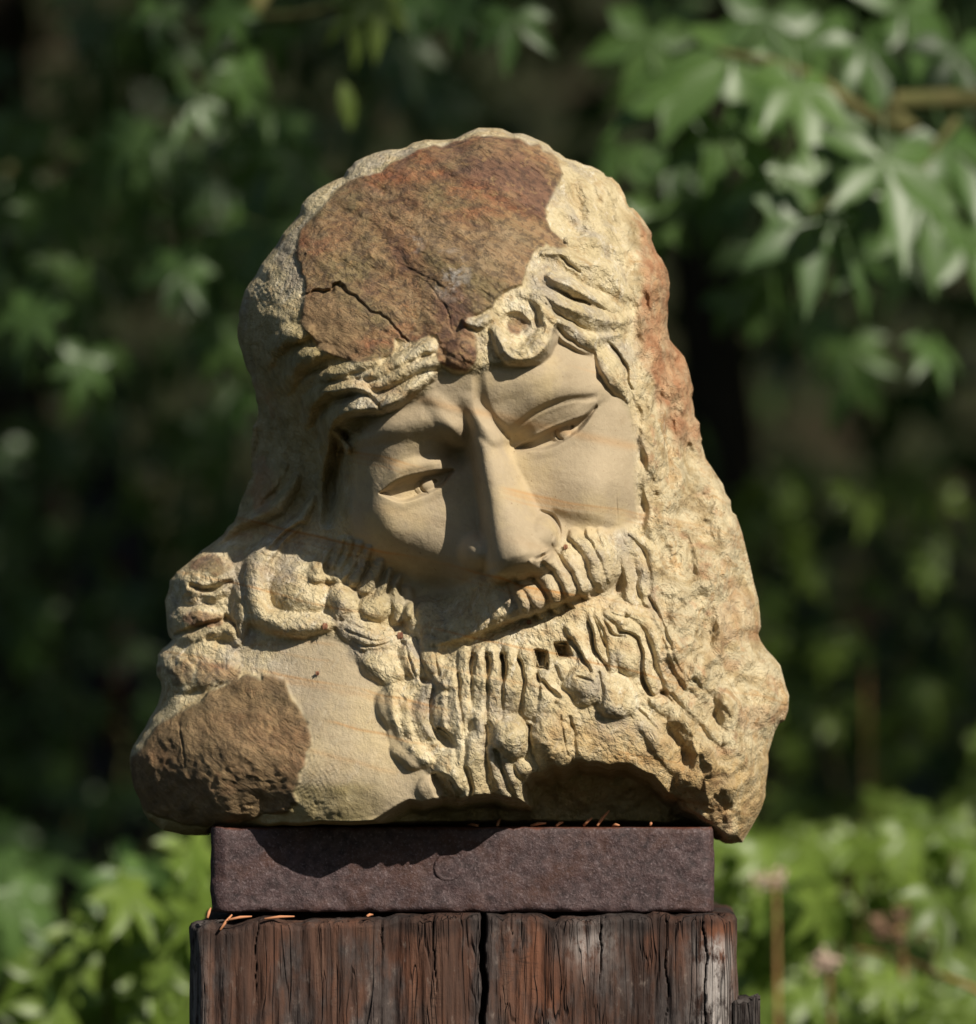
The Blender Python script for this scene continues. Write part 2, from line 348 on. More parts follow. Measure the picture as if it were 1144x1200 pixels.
    ribs = [((612,678),(624,694),(631,714)),((629,664),(644,683),(652,707)),((645,650),(661,674),(671,700)),((657,636),(677,662),(689,692)),((674,629),(694,654),(703,684)),((692,626),(710,648),(714,676)),((706,626),(720,646),(722,668)),
            ((604,686),(612,700),(616,717)),((590,694),(597,708),(601,723)),((576,700),(582,714),(586,729)),((560,706),(566,720),(569,735)),((543,712),(549,726),(552,742)),((526,716),(531,732),(534,748)),((508,716),(513,734),(516,752)),((492,712),(496,732),(500,752)),((478,712),(482,728),(486,744))]
    for i, r in enumerate(ribs): lock(R, r, [8, 12, 10.5] if i < 8 else [8, 11, 10], [10, 20, 15] if i < 8 else [4, 7, 5], 'round', skew=.45)
    for r in [((720,628),(736,660),(738,700)),((736,636),(752,664),(760,704)),((742,628),(762,650),(770,706))]: lock(R, r, [5,10,8], [6,15,8], 'round', skew=.4)
    H += M+soften(R, .9, 0)
    gauss(H, 724, 690, 7, 12, 20, -16); blob(H, 727, 711, 13, 9, 20, 9, 'round', 'add')
    # ---- beard
    R = np.zeros_like(H)
    V = [((543,766),(546,800),(546,832)),((562,760),(563,800),(560,838)),((579,761),(582,800),(582,838)),((600,760),(602,800),(598,840)),((619,764),(624,800),(624,832)),((642,770),(640,800),(634,835))]
    for v in V: lock(R, v, [9,12.5,12], [12,13,6], 'round', skew=.3, strands=2)
    for v in [((530,784),(532,830),(537,868)),((518,800),(513,828),(524,868)),((500,806),(487,828),(508,872)),((484,802),(471,829),(482,860)),((462,806),(453,830),(466,864))]: lock(R, v, [9,12.5,11], [7,12,7], 'round', skew=-.3, strands=2)
    lock(R, [(560,840),(556,890),(560,932)], [9,13,13], [9,14,10]); lock(R, [(572,880),(584,915),(596,942)], [7,9,8], [8,11,7]); lock(R, [(588,885),(602,915),(616,942)], [7,8,7], [7,10,5])
    lock(R, [(545,870),(538,905),(548,935)], [8,9,8], [8,10,7])
    blob(R, 598, 864, 25, 27, 10, 25); blob(R, 648, 872, 26, 38, -5, 24); blob(R, 614, 900, 10, 14, -20, 13); blob(R, 482, 882, 26, 18, 35, 13); blob(R, 526, 905, 20, 30, -10, 14); blob(R, 678, 882, 14, 22, 10, 14)
    blob(R, 505, 925, 16, 16, 0, 8)
    for a, w_, h_ in [([(670,745),(684,770),(690,800)], [6,9,8], [6,11,9]), ([(652,770),(664,790),(672,806)], [5,7,6], [5,8,6]), ([(690,718),(700,745),(704,775)], [5,8,7], [5,11,8]), ([(700,716),(716,738),(720,765),(716,790)], [5,8,9,7], [5,10,11,7]),
                      ([(712,716),(732,730),(748,752),(758,785),(766,812)], [6,9,10,10,8], [6,11,14,14,8]), ([(738,716),(762,738),(780,775),(786,806)], [7,10,11,8], [7,12,13,8]), ([(760,720),(786,750),(802,790),(826,820)], [7,10,11,8], [5,9,10,6]),
                      ([(664,735),(676,750),(684,768)], [6,7,6], [6,9,6]), ([(640,800),(655,815),(662,838)], [6,8,7], [6,9,6])]:
        lock(R, a, w_, h_, 'round', skew=.25)
    blob(R, 685, 802, 26, 28, 20, 23); blob(R, 721, 818, 27, 28, 0, 24); blob(R, 735, 766, 22, 26, -10, 18); blob(R, 660, 838, 20, 14, 20, 9)
    lock(R, [(786,800),(815,830),(846,864)], [8,13,10], [8,15,8], skew=.2); lock(R, [(768,818),(795,845),(824,880),(836,905)], [10,14,14,9], [8,13,12,5]); lock(R, [(740,830),(765,860),(800,905)], [9,14,13], [6,10,7])
    lock(R, [(800,770),(832,800),(870,835)], [8,12,10], [5,10,6])
    blob(R, 830, 915, 42, 34, 30, 12)
    H += soften(R, .92, 0)+blur(np.where(R > 0, fbm(30, 77, 3)*4, 0), 4)
    for a, w_, h_ in [([(687,728),(693,745),(698,766),(710,787)], 3.6, [-4,-12,-12,-6]), ([(694,722),(702,739),(710,755)], 3, [-4,-11,-7]), ([(708,724),(717,741),(730,747)], 3.2, [-4,-11,-7]), ([(729,739),(746,753),(752,774),(754,800),(765,815),(780,812)], 4.2, [-5,-12,-15,-15,-14,-6]),
                      ([(668,752),(679,770),(688,787)], 4, [-6,-15,-8]), ([(630,795),(641,803),(652,816)], 5, [-6,-13,-6]), ([(674,792),(683,797),(690,801)], 2.5, [-3,-8,-3]), ([(657,838),(660,860),(664,885)], 2, [-2,-5,-3])]:
        lock(H, a, w_, h_, 'bell', mode='add')
    for q, dd in (([(626,763),(640,764),(643,782),(632,780)], -30), ([(650,756),(664,757),(667,769),(655,770)], -30), ([(588,766),(594,767),(592,796),(588,792)], -12), ([(570,764),(576,766),(574,790),(571,788)], -10), ([(552,764),(558,766),(556,790),(553,788)], -10)): plateau(H, q, dd, 3.5, 1)
    plateau(H, [(512,852),(526,860),(530,874),(519,870)], -16, 6, 4); plateau(H, [(508,908),(524,914),(534,940),(518,936)], -22, 6, 4); lock(H, [(548,905),(549,925),(546,945)], 5, [-4,-10,-8], 'bell', mode='add')
    for a, h_ in [([(551,770),(552,800),(551,838)], -7), ([(571,770),(572,805),(570,840)], -7), ([(590,770),(591,805),(589,845)], -9), ([(611,772),(613,805),(612,838)], -8), ([(630,790),(632,815),(628,838)], -7), ([(537,790),(539,830),(546,880),(548,920)], -7), ([(506,808),(499,830),(515,866)], -5),
                  ([(568,850),(570,890),(582,925)], -9), ([(580,880),(592,905),(606,935)], -10), ([(622,850),(624,880),(632,905)], -10), ([(668,840),(672,870),(676,900)], -6), ([(700,790),(704,812),(700,835)], -9), ([(745,830),(762,850),(785,880)], -7), ([(775,812),(800,838),(830,870)], -8), ([(760,700),(778,735),(796,780),(812,805)], -7)]:
        lock(H, a, 3.4, [h_*.95, h_*.55, h_*.1], 'bell', mode='add')
    # ---- side whiskers and knobs under the left cheek
    R = np.zeros_like(H)
    for v in [((398,632),(388,660)),((410,634),(398,664)),((421,638),(408,670)),((432,642),(415,678)),((445,656),(428,690)),((457,670),(440,700)),((469,680),(458,708)),((480,694),(472,720)),((384,640),(370,664))]: lock(R, v, [6,9.5], [10,20], 'round', skew=-.35)
    blob(R, 402, 704, 19, 28, -8, 32); blob(R, 396, 676, 19, 11, 12, 22); blob(R, 372, 672, 14, 12, 0, 14); blob(R, 427, 692, 9, 8, 0, 20); blob(R, 437, 711, 22, 18, -15, 28); blob(R, 465, 717, 11, 20, 5, 20); blob(R, 418, 722, 20, 10, 0, 14)
    blob(R, 432, 745, 40, 19, 16, 21); blob(R, 448, 780, 27, 23, 30, 19); blob(R, 479, 770, 15, 26, -15, 20); blob(R, 503, 770, 16, 25, -15, 17); blob(R, 520, 790, 14, 18, -15, 10)
    H += soften(R, .85)
    for a in [[(398,735),(412,745),(440,748),(462,742)],[(404,730),(420,737),(446,739)],[(410,752),(430,757),(455,752)]]: lock(H, a, 2.4, [-2,-4,-2], 'bell', mode='add')
    for a in [[(472,755),(478,770),(484,792)],[(490,752),(494,770),(500,792)],[(508,756),(512,772),(516,790)]]: lock(H, a, 2.4, [-2,-5,-3], 'bell', mode='add')
    blob(H, 497, 797, 9, 5, 0, -9, 'round', 'add'); blob(H, 470, 756, 4, 4, 0, -7, 'round', 'add')
    # ---- left curls
    R = np.zeros_like(H)
    lock(R, [(350,604),(324,630),(303,658),(298,690),(305,716),(326,730),(354,733),(390,730)], [6,10,14,17,17,16,15,10], [10,14,18,22,24,24,22,12])
    lock(R, [(348,560),(336,580),(318,598),(289,611),(258,630)], [7,10,10,10,8], [14,24,26,24,14], skew=.35); lock(R, [(366,588),(345,612),(318,637)], [6,9,8], [12,20,14], skew=.35); lock(R, [(330,545),(312,572),(296,592)], [6,8,6], [5,10,6])
    blob(R, 354, 690, 36, 34, 0, 17); blob(R, 236, 676, 40, 34, -20, 20); blob(R, 226, 728, 34, 18, -8, 15); lock(R, [(280,690),(284,720),(280,748)], [10,13,10], [8,13,8])
    blob(R, 232, 780, 48, 34, -10, 18); lock(R, [(205,756),(240,744),(275,738)], [8,11,9], [10,16,12])
    H += soften(R)
    lock(H, [(222,688),(244,692),(268,684)], [4,7,5], [-8,-18,-8], 'bell', mode='add'); lock(H, [(204,747),(230,738),(262,728)], 5, [-8,-14,-8], 'bell', mode='add'); lock(H, [(262,724),(274,732),(280,744)], 5, [-6,-12,-4], 'bell', mode='add')
    lock(H, [(320,640),(334,622),(352,612)], 5, [-6,-12,-8], 'bell', mode='add')
    # ---- left hair
    R = np.zeros_like(H)
    lock(R, [(362,388),(338,398),(320,412),(314,424)], [9,13,13,8], [14,25,22,8]); lock(R, [(384,412),(360,420),(344,436),(340,452)], [8,11,11,8], [13,23,20,8]); lock(R, [(440,424),(405,434),(374,446)], [9,10,8], [12,14,10])
    lock(R, [(440,466),(427,456),(408,450),(384,458),(368,472),(361,494)], [8,11,12,12,11,8], [14,22,26,27,24,12], skew=-.25, strands=2); lock(R, [(506,440),(480,456),(456,470),(432,474),(405,478),(389,492),(381,514),(386,540),(384,560)], [8,11,13,13,13,13,12,10,7], [12,19,25,30,33,33,30,20,6], skew=-.25, strands=2)
    lock(R, [(510,424),(480,434),(450,448),(424,460)], [10,11,9,7], [15,16,14,9]); lock(R, [(500,406),(475,418),(440,438),(400,446)], [10,11,9,7], [16,15,12,8])
    lock(R, [(394,507),(410,525)], [4.5,4.5], [22,32], 'flat')
    H += soften(R, 1.2)
    gauss(H, 422, 497, 22, 10, -28, -30); lock(H, [(452,466),(448,474),(456,482)], 2.5, [-3,-9,-5], 'bell', mode='add')
    for a in [[(428,462),(440,468),(448,476)],[(350,452),(360,440),(380,432)],[(372,460),(392,446),(420,444)]]: lock(H, a, 3.5, [-3,-8,-5], 'bell', mode='add')
    # ---- forelock, ring curl and the locks above the right temple
    R = np.zeros_like(H)
    lock(R, [(606,340),(628,346),(643,366),(642,392),(626,412),(604,416),(587,406),(581,388)], [7,11,13,15,17,16,13,8], [4,14,20,25,30,29,24,12], strands=3)
    lock(R, [(544,378),(560,380),(576,372)], [5,8,7], [12,14,10]); blob(R, 540, 418, 24, 21, 0, 15)
    for a, w_, h_, k in [([(668,284),(694,290),(722,298)], [8,13,10], [8,17,10], -.3), ([(640,300),(660,300),(686,312),(712,324),(732,344)], [7,11,14,13,8], [9,15,18,16,8], -.4), ([(644,328),(672,342),(696,356),(718,364)], [7,11,12,9], [11,20,20,10], -.5),
                         ([(636,348),(662,364),(690,376),(726,380)], [9,14,15,11], [12,21,22,12], -.4), ([(640,370),(662,386),(690,398),(722,394)], [7,11,13,9], [10,19,20,10], -.2), ([(708,412),(718,430),(728,452),(734,466)], [9,13,11,5], [10,19,15,5], .2),
                         ([(722,398),(738,420),(744,450)], [6,8,6], [8,11,6], .2), ([(690,240),(700,262),(716,280)], [10,14,11], [4,9,6], 0)]:
        lock(R, a, [q*1.25 for q in w_], [q*1.35 for q in h_], 'round', skew=k*1.7, strands=2)
    H += soften(R, 1, 0)
    for a, h_ in [([(653,340),(670,348),(690,356)], -12), ([(640,360),(664,376),(690,388),(722,390)], -7), ([(714,402),(732,424),(741,456)], -11), ([(655,301),(672,312),(680,318)], -7), ([(640,376),(662,394),(684,406),(698,413)], -7)]:
        lock(H, a, 3.2, [h_*.4, h_, h_*.5], 'bell', mode='add')
    blob(H, 605, 380, 17, 12, 15, -13, 'round', 'add')
    for a in [[(672,205),(676,235),(684,262)],[(690,210),(700,240),(706,268)],[(708,222),(716,245),(722,275)],[(660,250),(668,262),(676,272)]]: lock(H, a, 10, [-4,-12,-4], 'bell', skew=.4, mode='add')
    # ---- furrows and chips of the right flank, crust, breaks
    for a in [[(760,420),(768,470),(772,520)],[(778,440),(786,500),(790,560)],[(800,470),(806,530),(812,580)],[(752,520),(762,560),(770,600)],[(760,600),(776,640),(784,690)],[(790,600),(806,650),(812,700)],[(735,330),(742,380),(752,430)],[(748,300),(756,350),(762,400)]]:
        lock(H, a, 9, [-2,-9,-3], 'bell', mode='add')
    fade = smooth01(sd/14)
    ck = chips(50, 10, .8, 1.6, -22)*40+chips(24, 11, .8, 1.5, -18)*22+chips(11, 12, 1, 1.3, -15)*9+fbm(9, 21, 3)*1.2
    H += ck*rock*(.3+.7*fade)
    H += (chips(34, 14, 1, 1, 10)*16+chips(12, 15)*6+fbm(14, 25)*3)*cave - cave*(84+22*vnoise(36, 5))
    cr = np.maximum(crust, patch)
    t = fbm(52, 141, 4, sx=1.9, ang=34)*2.3+fbm(7, 146, 2)*.12; st = np.floor(t)+smooth01((t-np.floor(t)-.8)/.2); H += (crust*1.5+patch*1.2)*st
    H += crust*(6+fbm(60, 41, 3)*3.5+fbm(11, 44, 4, sx=4, ang=34)*2.0+chips(30, 47, 2, .7, 34)*3.0+fbm(6, 49, 2)*.5)+patch*(.5+fbm(40, 51, 3)*3.2+fbm(8, 54)*1.1)
    P = spline([(352,347),(372,342),(390,340),(394,334),(402,340),(420,352),(440,366),(456,376),(464,388),(478,398)], 4); rg = np.random.default_rng(4); P[1:-1] += rg.normal(0, .9, P[1:-1].shape)
    lock(H, P, [2,4,4,3,2.4,2.2,2], [-3,-12,-10,-6,-5,-5,-5], 'bell', mode='add', n=1)
    for pts in ([(203,842),(208,852),(214,872),(216,900)], [(500,330),(520,360),(532,396)]): lock(H, pts, 1.8, [-1.5,-3,-1], 'bell', mode='add')
    # raw block faces: left of the crown, the neck, under the patch
    raw = np.clip(1-face-cr-shoulder, 0, 1)
    leftrock = smooth01((340-XX)/30)*smooth01((470-YY)/40)*smooth01((YY-250)/40)
    H += leftrock*(chips(16, 61)*4+fbm(10, 62)*1.5)*fade
    neck = smooth01((400-XX)/30)*smooth01((YY-440)/40)*smooth01((600-YY)/40)
    H += neck*(fbm(14, 71, 4, sy=2.2)*3.0)*fade
    under = smooth01((YY-925)/25)*smooth01((420-XX)/40); H += under*(chips(22, 75)*5+fbm(12, 76)*2)*fade
    curlrough = smooth01((300-XX)/30)*smooth01((YY-620)/30)*smooth01((830-YY)/20); H += curlrough*(chips(20, 81)*4+fbm(10, 82)*2)*fade
    carved = np.clip(raw*(1-rock), 0, 1)
    H += (1-.6*smooth01((XX-630)/20)*smooth01((420-YY)/20))*carved*(chips(16, 110, 1.4, .8, 25)*2.4+chips(9, 111)*2.4+chips(5, 112)*1.1)*(.6+.6*vnoise(40, 113))
    H += raw*fbm(18, 91, 5)*1.5+.5*fbm(7, 95, 3)*(1-face*.75-shoulder*.7*(1-patch))+face*fbm(40, 97, 2)*1.2
    tooth = np.maximum(np.clip(1.2-np.hypot((XX-366)/34, (YY-912)/44), 0, 1)*(1-patch), np.clip(1.15-np.hypot((XX-322)/30, (YY-345)/44), 0, 1)*(1-crust))
    H += smooth01(tooth*2.2+.5*vnoise(22, 121)-.3)*(.6+.6*vnoise(30, 122))*1.2*np.sin((CX+.25*CY)*.92)*np.sin((CY-.2*CX)*.86)
    H += shoulder*(1-patch)*fbm(60, 98, 3)*1.6
    H = np.where(sd > 0, H*np.clip(sd/3, 0, 1)**.5, 0)
    # ---- where the stone has which skin
    z = {}
    warp = fbm(30, 401, 3)*10
    z['crust'] = np.clip(np.maximum(crust, patch*.95)+.0, 0, 1)*smooth01(.5+(np.maximum(crust, patch)-.5+.25*fbm(8, 405))*2)
    for pl in ([(604,383),15,9], [(236,790),42,15], [(235,726),30,9], [(248,664),22,12]):
        (x, y), rx, ry = pl; q = ((XX-x)/rx)**2+((YY-y)/ry)**2; z['crust'] = np.maximum(z['crust'], smooth01((1.25-q+.7*fbm(12, 409))*1.2)*.85)
    z['polish'] = np.clip(np.maximum(face, shoulder*(1-patch)*.8*smooth01((XX-300)/60)), 0, 1)
    mous = smooth01((XX-560+warp)/60)*smooth01((YY-640)/20)*smooth01((720-YY)/30)*smooth01((760-XX)/20); z['polish'] = np.maximum(z['polish'], mous*.5)
    z['rock'] = rock*.9
    side = smooth01((XX-742-warp*.8+.02*(YY-300)-.35*np.clip(YY-400, 0, 500))/12)*smooth01((YY-235)/30)*smooth01((560-YY+warp*3)/90)
    z['red'] = np.maximum(side, .45*smooth01((XX-820)/30)*smooth01(fbm(40, 431, 3)*3-.3))
    z['red'] = np.maximum(z['red'], .6*smooth01((60-sd)/20)*smooth01((330-XX)/20)*smooth01((YY-440)/20)*smooth01((640-YY)/20)*smooth01(vnoise(18, 440)*2+.2))
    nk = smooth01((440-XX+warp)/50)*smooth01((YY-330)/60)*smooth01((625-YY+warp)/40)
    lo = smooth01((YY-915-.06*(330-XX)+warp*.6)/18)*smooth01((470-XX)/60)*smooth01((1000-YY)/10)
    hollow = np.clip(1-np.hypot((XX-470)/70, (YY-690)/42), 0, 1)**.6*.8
    z['olive'] = np.clip(np.maximum(np.maximum(nk*(1-face)*.85, lo*.9), np.maximum(np.maximum(cave, patch*.6), hollow*(1-face*.4))), 0, 1)  # olive-brown tint on neck, underside, cave, shoulder patch and cheek hollow
    p = YY-.22*XX+vnoise(90, 451)*4+vnoise(28, 452)*1.6; b = np.zeros_like(H)
    for c0, w0, a0 in [(283,1.2,.35),(358,5,.3),(440,1.6,.55),(445,3,.35),(452,1.2,.3),(548,1.6,.9),(553,4,.35),(560,1.2,.4),(624,1.3,.7),(668,2,.3),(718,1.5,.6),(724,4,.3),(762,1.5,.6),(690,1.0,.3),(800,3,.25),(500,6,.12),(600,5,.15)]:
        b += a0*np.exp(-((p-c0)/w0)**2)
    z['bed'] = np.clip(b, 0, 1)*(1-crust)*(1-rock*.3)*smooth01(vnoise(70, 461)*1.4+.85)
    z['ochre'] = np.clip(smooth01((YY-812-.25*np.abs(XX-700)+warp*2)/50)*smooth01((XX-610+warp)/50), 0, 1)*.85
    z['ochre'] = np.maximum(z['ochre'], .45*smooth01((p-546)/5)*smooth01((590-p)/30)*smooth01((XX-520)/30)*smooth01((720-XX)/20))
    z['pale'] = np.maximum(np.clip(1-np.hypot((XX-528)/26, (YY-322)/34), 0, 1)**.7, .7*np.clip(1-np.hypot((XX-485)/16, (YY-285)/14), 0, 1))*crust
    z['chisel'] = np.clip((1-face)*(1-z['crust'])*(1-shoulder*.75)*(1-rock*.7)*(1-cave), 0, 1)
    out = dict(H=H.astype(np.float32), sd=sd, crust=crust, patch=patch, face=face, shoulder=shoulder, cave=cave, rock=rock, neck=neck)
    out.update({'z_'+k: v.astype(np.float32) for k, v in z.items()})
    return out
EYE_L = [(446,578),(468,563),(494,556),(516,552),(531,551),(516,570),(494,580),(470,587)]
EYE_R = [(604,526),(632,510),(662,497),(684,489),(699,476),(681,501),(662,515),(636,526)]
NOSE = [(552,520),(590,508),(612,560),(634,596),(652,608),(656,636),(645,655),(612,672),(575,674),(548,662),(543,640),(552,600),(552,560)]
MOUST = [(478,704),(540,690),(575,674),(610,672),(640,662),(652,655),(662,632),(690,626),(722,622),(746,612),(768,640),(774,704),(742,720),(718,704),(704,690),(666,709),(624,724),(582,742),(545,760),(510,772),(486,752)]
BEARD = [(384,630),(412,630),(438,652),(462,680),(478,704),(486,752),(510,772),(545,760),(582,742),(624,724),(666,709),(704,690),(718,704),(742,720),(774,704),(800,740),(840,800),(880,840),(880,900),(850,940),(800,950),(780,934),(755,912),(723,902),(685,897),(660,906),(630,913),(617,922),(618,946),(599,943),(566,937),(524,941),(505,905),(480,880),(462,850),(450,805),(420,775),(392,745),(384,718),(360,664)]
HAIR_L = [(300,395),(358,384),(386,418),(428,424),(459,418),(464,399),(511,394),(514,438),(500,458),(462,478),(432,500),(418,525),(410,600),(412,630),(384,630),(360,620),(330,560),(300,440)]
HAIR_R = [(559,420),(546,384),(552,372),(587,344),(617,310),(640,288),(665,288),(690,240),(725,270),(740,340),(745,400),(746,560),(744,500),(732,470),(712,440),(695,412),(668,398),(648,385),(640,412),(610,428),(580,428),(560,436)]
CURL_L = [(253,632),(284,584),(330,560),(360,620),(384,630),(360,664),(384,718),(392,745),(340,752),(294,757),(240,800),(192,822),(186,790),(186,767),(200,750),(196,736),(198,690),(208,670),(229,652)]
REGIONS = [(1, SHOULDER), (2, HAIR_L), (3, CURL_L), (4, HAIR_R), (5, BEARD), (6, FACE), (7, MOUST), (8, NOSE), (9, EYE_L), (10, EYE_R), (11, CRUST), (12, PATCH)]
PARTS = [(0, 'block', None, None), (1, 'shoulder', None, 'smooth sawn buff shoulder'), (2, 'temple_hair', None, 'wavy swept-back hair in shade'), (3, 'side_curl', None, 'thick C-shaped curls beside the shoulder'), (4, 'brow_hair', None, 'ring curl and broad chiselled locks above the brow'),
         (5, 'beard', None, 'curly beard of ribbed strands and round knobs'), (6, 'face', None, 'smooth rubbed face with heavy frowning brows'), (7, 'moustache', None, 'ribbed drooping moustache'),
         (8, 'nose', 6, None), (9, 'eye', 6, None), (10, 'eye', 6, None), (11, 'crown_crust', None, 'rust-red weathered rock crust on the crown'), (12, 'shoulder_crust', None, 'brown weathered rock crust on the shoulder')]
# ----------------------------------------------------------------- stone: material and mesh
def stone_material():
    m = NT('weathered_sandstone'); crust, polish, rock = m.attr('zone_a'); olive, red, bed = m.attr('zone_b'); ochre, pale, chisel = m.attr('zone_c')
    n1 = m.noise(14, 6, .6); n2 = m.noise(60, 5, .6); n3 = m.noise(260, 4, .6); n5 = m.noise(900, 3, .6)
    cream = m.ramp(m.noise(38, 8, .7), (.30, (.37, .29, .165)), (.44, (.52, .425, .255)), (.55, (.61, .51, .325)), (.70, (.70, .62, .45)))
    cream = m.mix(m.ramp(m.noise(72, 7, .7, dist=.5), (.50, 0), (.66, .75)), cream, (.40, .27, .135))
    cream = m.mix(m.ramp(m.noise(23, 6, .65, stretch=((1, 1, 1.4), (0, 1, 0))), (.50, 0), (.63, .75)), cream, (.35, .305, .25))
    cream = m.mix(m.ramp(m.noise(120, 5, .7, stretch=((1.3, 1, .5), (0, R_(30), 0))), (.56, 0), (.68, .65)), cream, (.72, .66, .54))
    cream = m.mix(m.ramp(m.noise(330, 4, .7), (.55, 0), (.7, .6)), cream, (.29, .21, .12))
    buff = m.ramp(m.noise(22, 4, .55), (.3, (.335, .265, .175)), (.7, (.43, .345, .235)))
    buff = m.mix(m.ramp(n3, (.5, 0), (.8, .35)), buff, (.5, .41, .28))
    buff = m.mix(m.ramp(m.noise(16, 5, .6), (.52, 0), (.68, .6)), buff, (.54, .42, .23)); buff = m.mix(m.ramp(m.noise(90, 5, .65), (.58, 0), (.7, .35)), buff, (.30, .22, .13))
    c = m.mix(polish, cream, buff)
    rk = m.ramp(m.noise(34, 7, .68, dist=.6), (.28, (.22, .15, .08)), (.40, (.46, .34, .18)), (.52, (.68, .58, .38)), (.62, (.50, .31, .14)), (.74, (.78, .72, .58)))
    rk = m.mix(m.ramp(m.noise(48, 4, .6, vec=None, stretch=((1, 1, 1.3),)), (.56, 0), (.68, .75)), rk, (.48, .26, .14))
    c = m.mix(m.math('MULTIPLY', rock, .9), c, rk)
    och = m.ramp(m.noise(40, 6, .65, dist=1.2), (.32, (.30, .17, .07)), (.5, (.48, .33, .15)), (.62, (.60, .48, .29)), (.75, (.40, .22, .08)))
    c = m.mix(m.math('MULTIPLY', ochre, m.ramp(n2, (.3, .4), (.6, 1))), c, och)
    c = m.mix(m.math('MULTIPLY', bed, .95, True), c, (.44, .22, .07))
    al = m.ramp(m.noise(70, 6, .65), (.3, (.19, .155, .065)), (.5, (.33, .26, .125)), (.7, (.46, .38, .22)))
    c = m.mix(m.math('MULTIPLY', olive, m.ramp(n2, (.3, .55), (.62, 1))), c, al)
    rd = m.ramp(m.noise(36, 7, .7), (.3, (.24, .12, .06)), (.5, (.42, .21, .11)), (.68, (.56, .35, .2)))
    c = m.mix(m.math('MULTIPLY', red, m.ramp(n2, (.32, .35), (.6, 1))), c, rd)
    st = ((.45, 1.4, 2.0), (0, R_(36), 0))
    cn = m.noise(40, 8, .72, stretch=st, dist=.4)
    cr = m.ramp(cn, (.26, (.11, .068, .05)), (.40, (.23, .125, .07)), (.50, (.33, .20, .105)), (.58, (.37, .25, .14)), (.68, (.44, .24, .11)), (.80, (.46, .37, .25)))
    cr = m.mix(m.ramp(m.noise(20, 5, .6, stretch=((.6, 1, 1.6), (0, R_(40), 0))), (.48, 0), (.64, .75)), cr, m.ramp(n3, (.35, (.16, .13, .06)), (.65, (.30, .24, .13))))          # grey green lichen film
    cr = m.mix(m.ramp(m.noise(15, 6, .65, stretch=((.5, 1, 1.6), (0, R_(10), 0))), (.52, 0), (.64, .75)), cr, (.34, .13, .065))                       # red iron bloom
    big = m.noise(8.5, 5, .6, stretch=((.7, 1, 1.3), (0, R_(30), 0)), dist=.5); cr = m.mix(m.ramp(big, (.40, .8), (.47, 0)), cr, m.ramp(cn, (.3, (.09, .055, .045)), (.7, (.26, .13, .09)))); cr = m.mix(m.ramp(big, (.53, 0), (.62, .7)), cr, m.ramp(cn, (.3, (.22, .16, .09)), (.7, (.46, .34, .21))))
    cr = m.mix(m.ramp(m.noise(180, 4, .7), (.42, .55), (.52, 0)), cr, (.07, .05, .042))
    cr = m.mix(m.ramp(m.noise(140, 4, .7, stretch=((1, 1, 1), (2, 0, 0))), (.56, 0), (.68, .7)), cr, (.42, .27, .13))
    cr = m.mix(m.math('MULTIPLY', pale, m.ramp(n2, (.46, 0), (.56, .9))), cr, (.50, .46, .42))
    cr = m.mix(m.math('MULTIPLY', olive, 1.2, True), cr, m.ramp(m.noise(55, 7, .7), (.3, (.10, .07, .04)), (.5, (.23, .15, .08)), (.6, (.31, .21, .11)), (.75, (.28, .13, .07))))
    c = m.mix(crust, c, cr)
    c = m.mix(m.ramp(m.voro(150), (.0, .0), (.07, 0), (.08, 0)), c, (.2, .12, .06))
    speck = m.ramp(m.noise(420, 2, .5), (.70, 0), (.76, .6)); c = m.mix(speck, c, (.2, .13, .07))
    g = m.math('MULTIPLY', m.math('SUBTRACT', 1, m.math('MULTIPLY', polish, .72)), 1)
    h = m.math('ADD', m.math('MULTIPLY', n3, .6), m.math('ADD', m.math('MULTIPLY', n5, .3), m.math('MULTIPLY', n2, 1.2)))
    hatch = m.noise(150, 4, .6, stretch=((1.6, 1.6, .4), (0, R_(-24), 0)), dist=.6); hatch2 = m.noise(260, 4, .6, stretch=((.5, .5, 1.2), (0, R_(24), 0)), dist=.4)
    h = m.math('ADD', h, m.math('MULTIPLY', chisel, m.math('ADD', m.math('MULTIPLY', hatch, 1.3), m.math('MULTIPLY', hatch2, 1.0))))
    h = m.math('ADD', h, m.math('MULTIPLY', crust, m.math('MULTIPLY', cn, 3.2)))
    h = m.math('ADD', h, m.math('MULTIPLY', rock, m.math('MULTIPLY', m.noise(70, 6, .7, dist=.5), 4.0)))
    pit = m.ramp(m.noise(300, 2, .4), (.24, -.8), (.31, 0)); h = m.math('ADD', h, pit)
    nrm = m.bump(m.math('MULTIPLY', h, g), 1.0, .0026)
    m.principled(c, .86, nrm, .22)
    return m.m
M_STONE = stone_material()
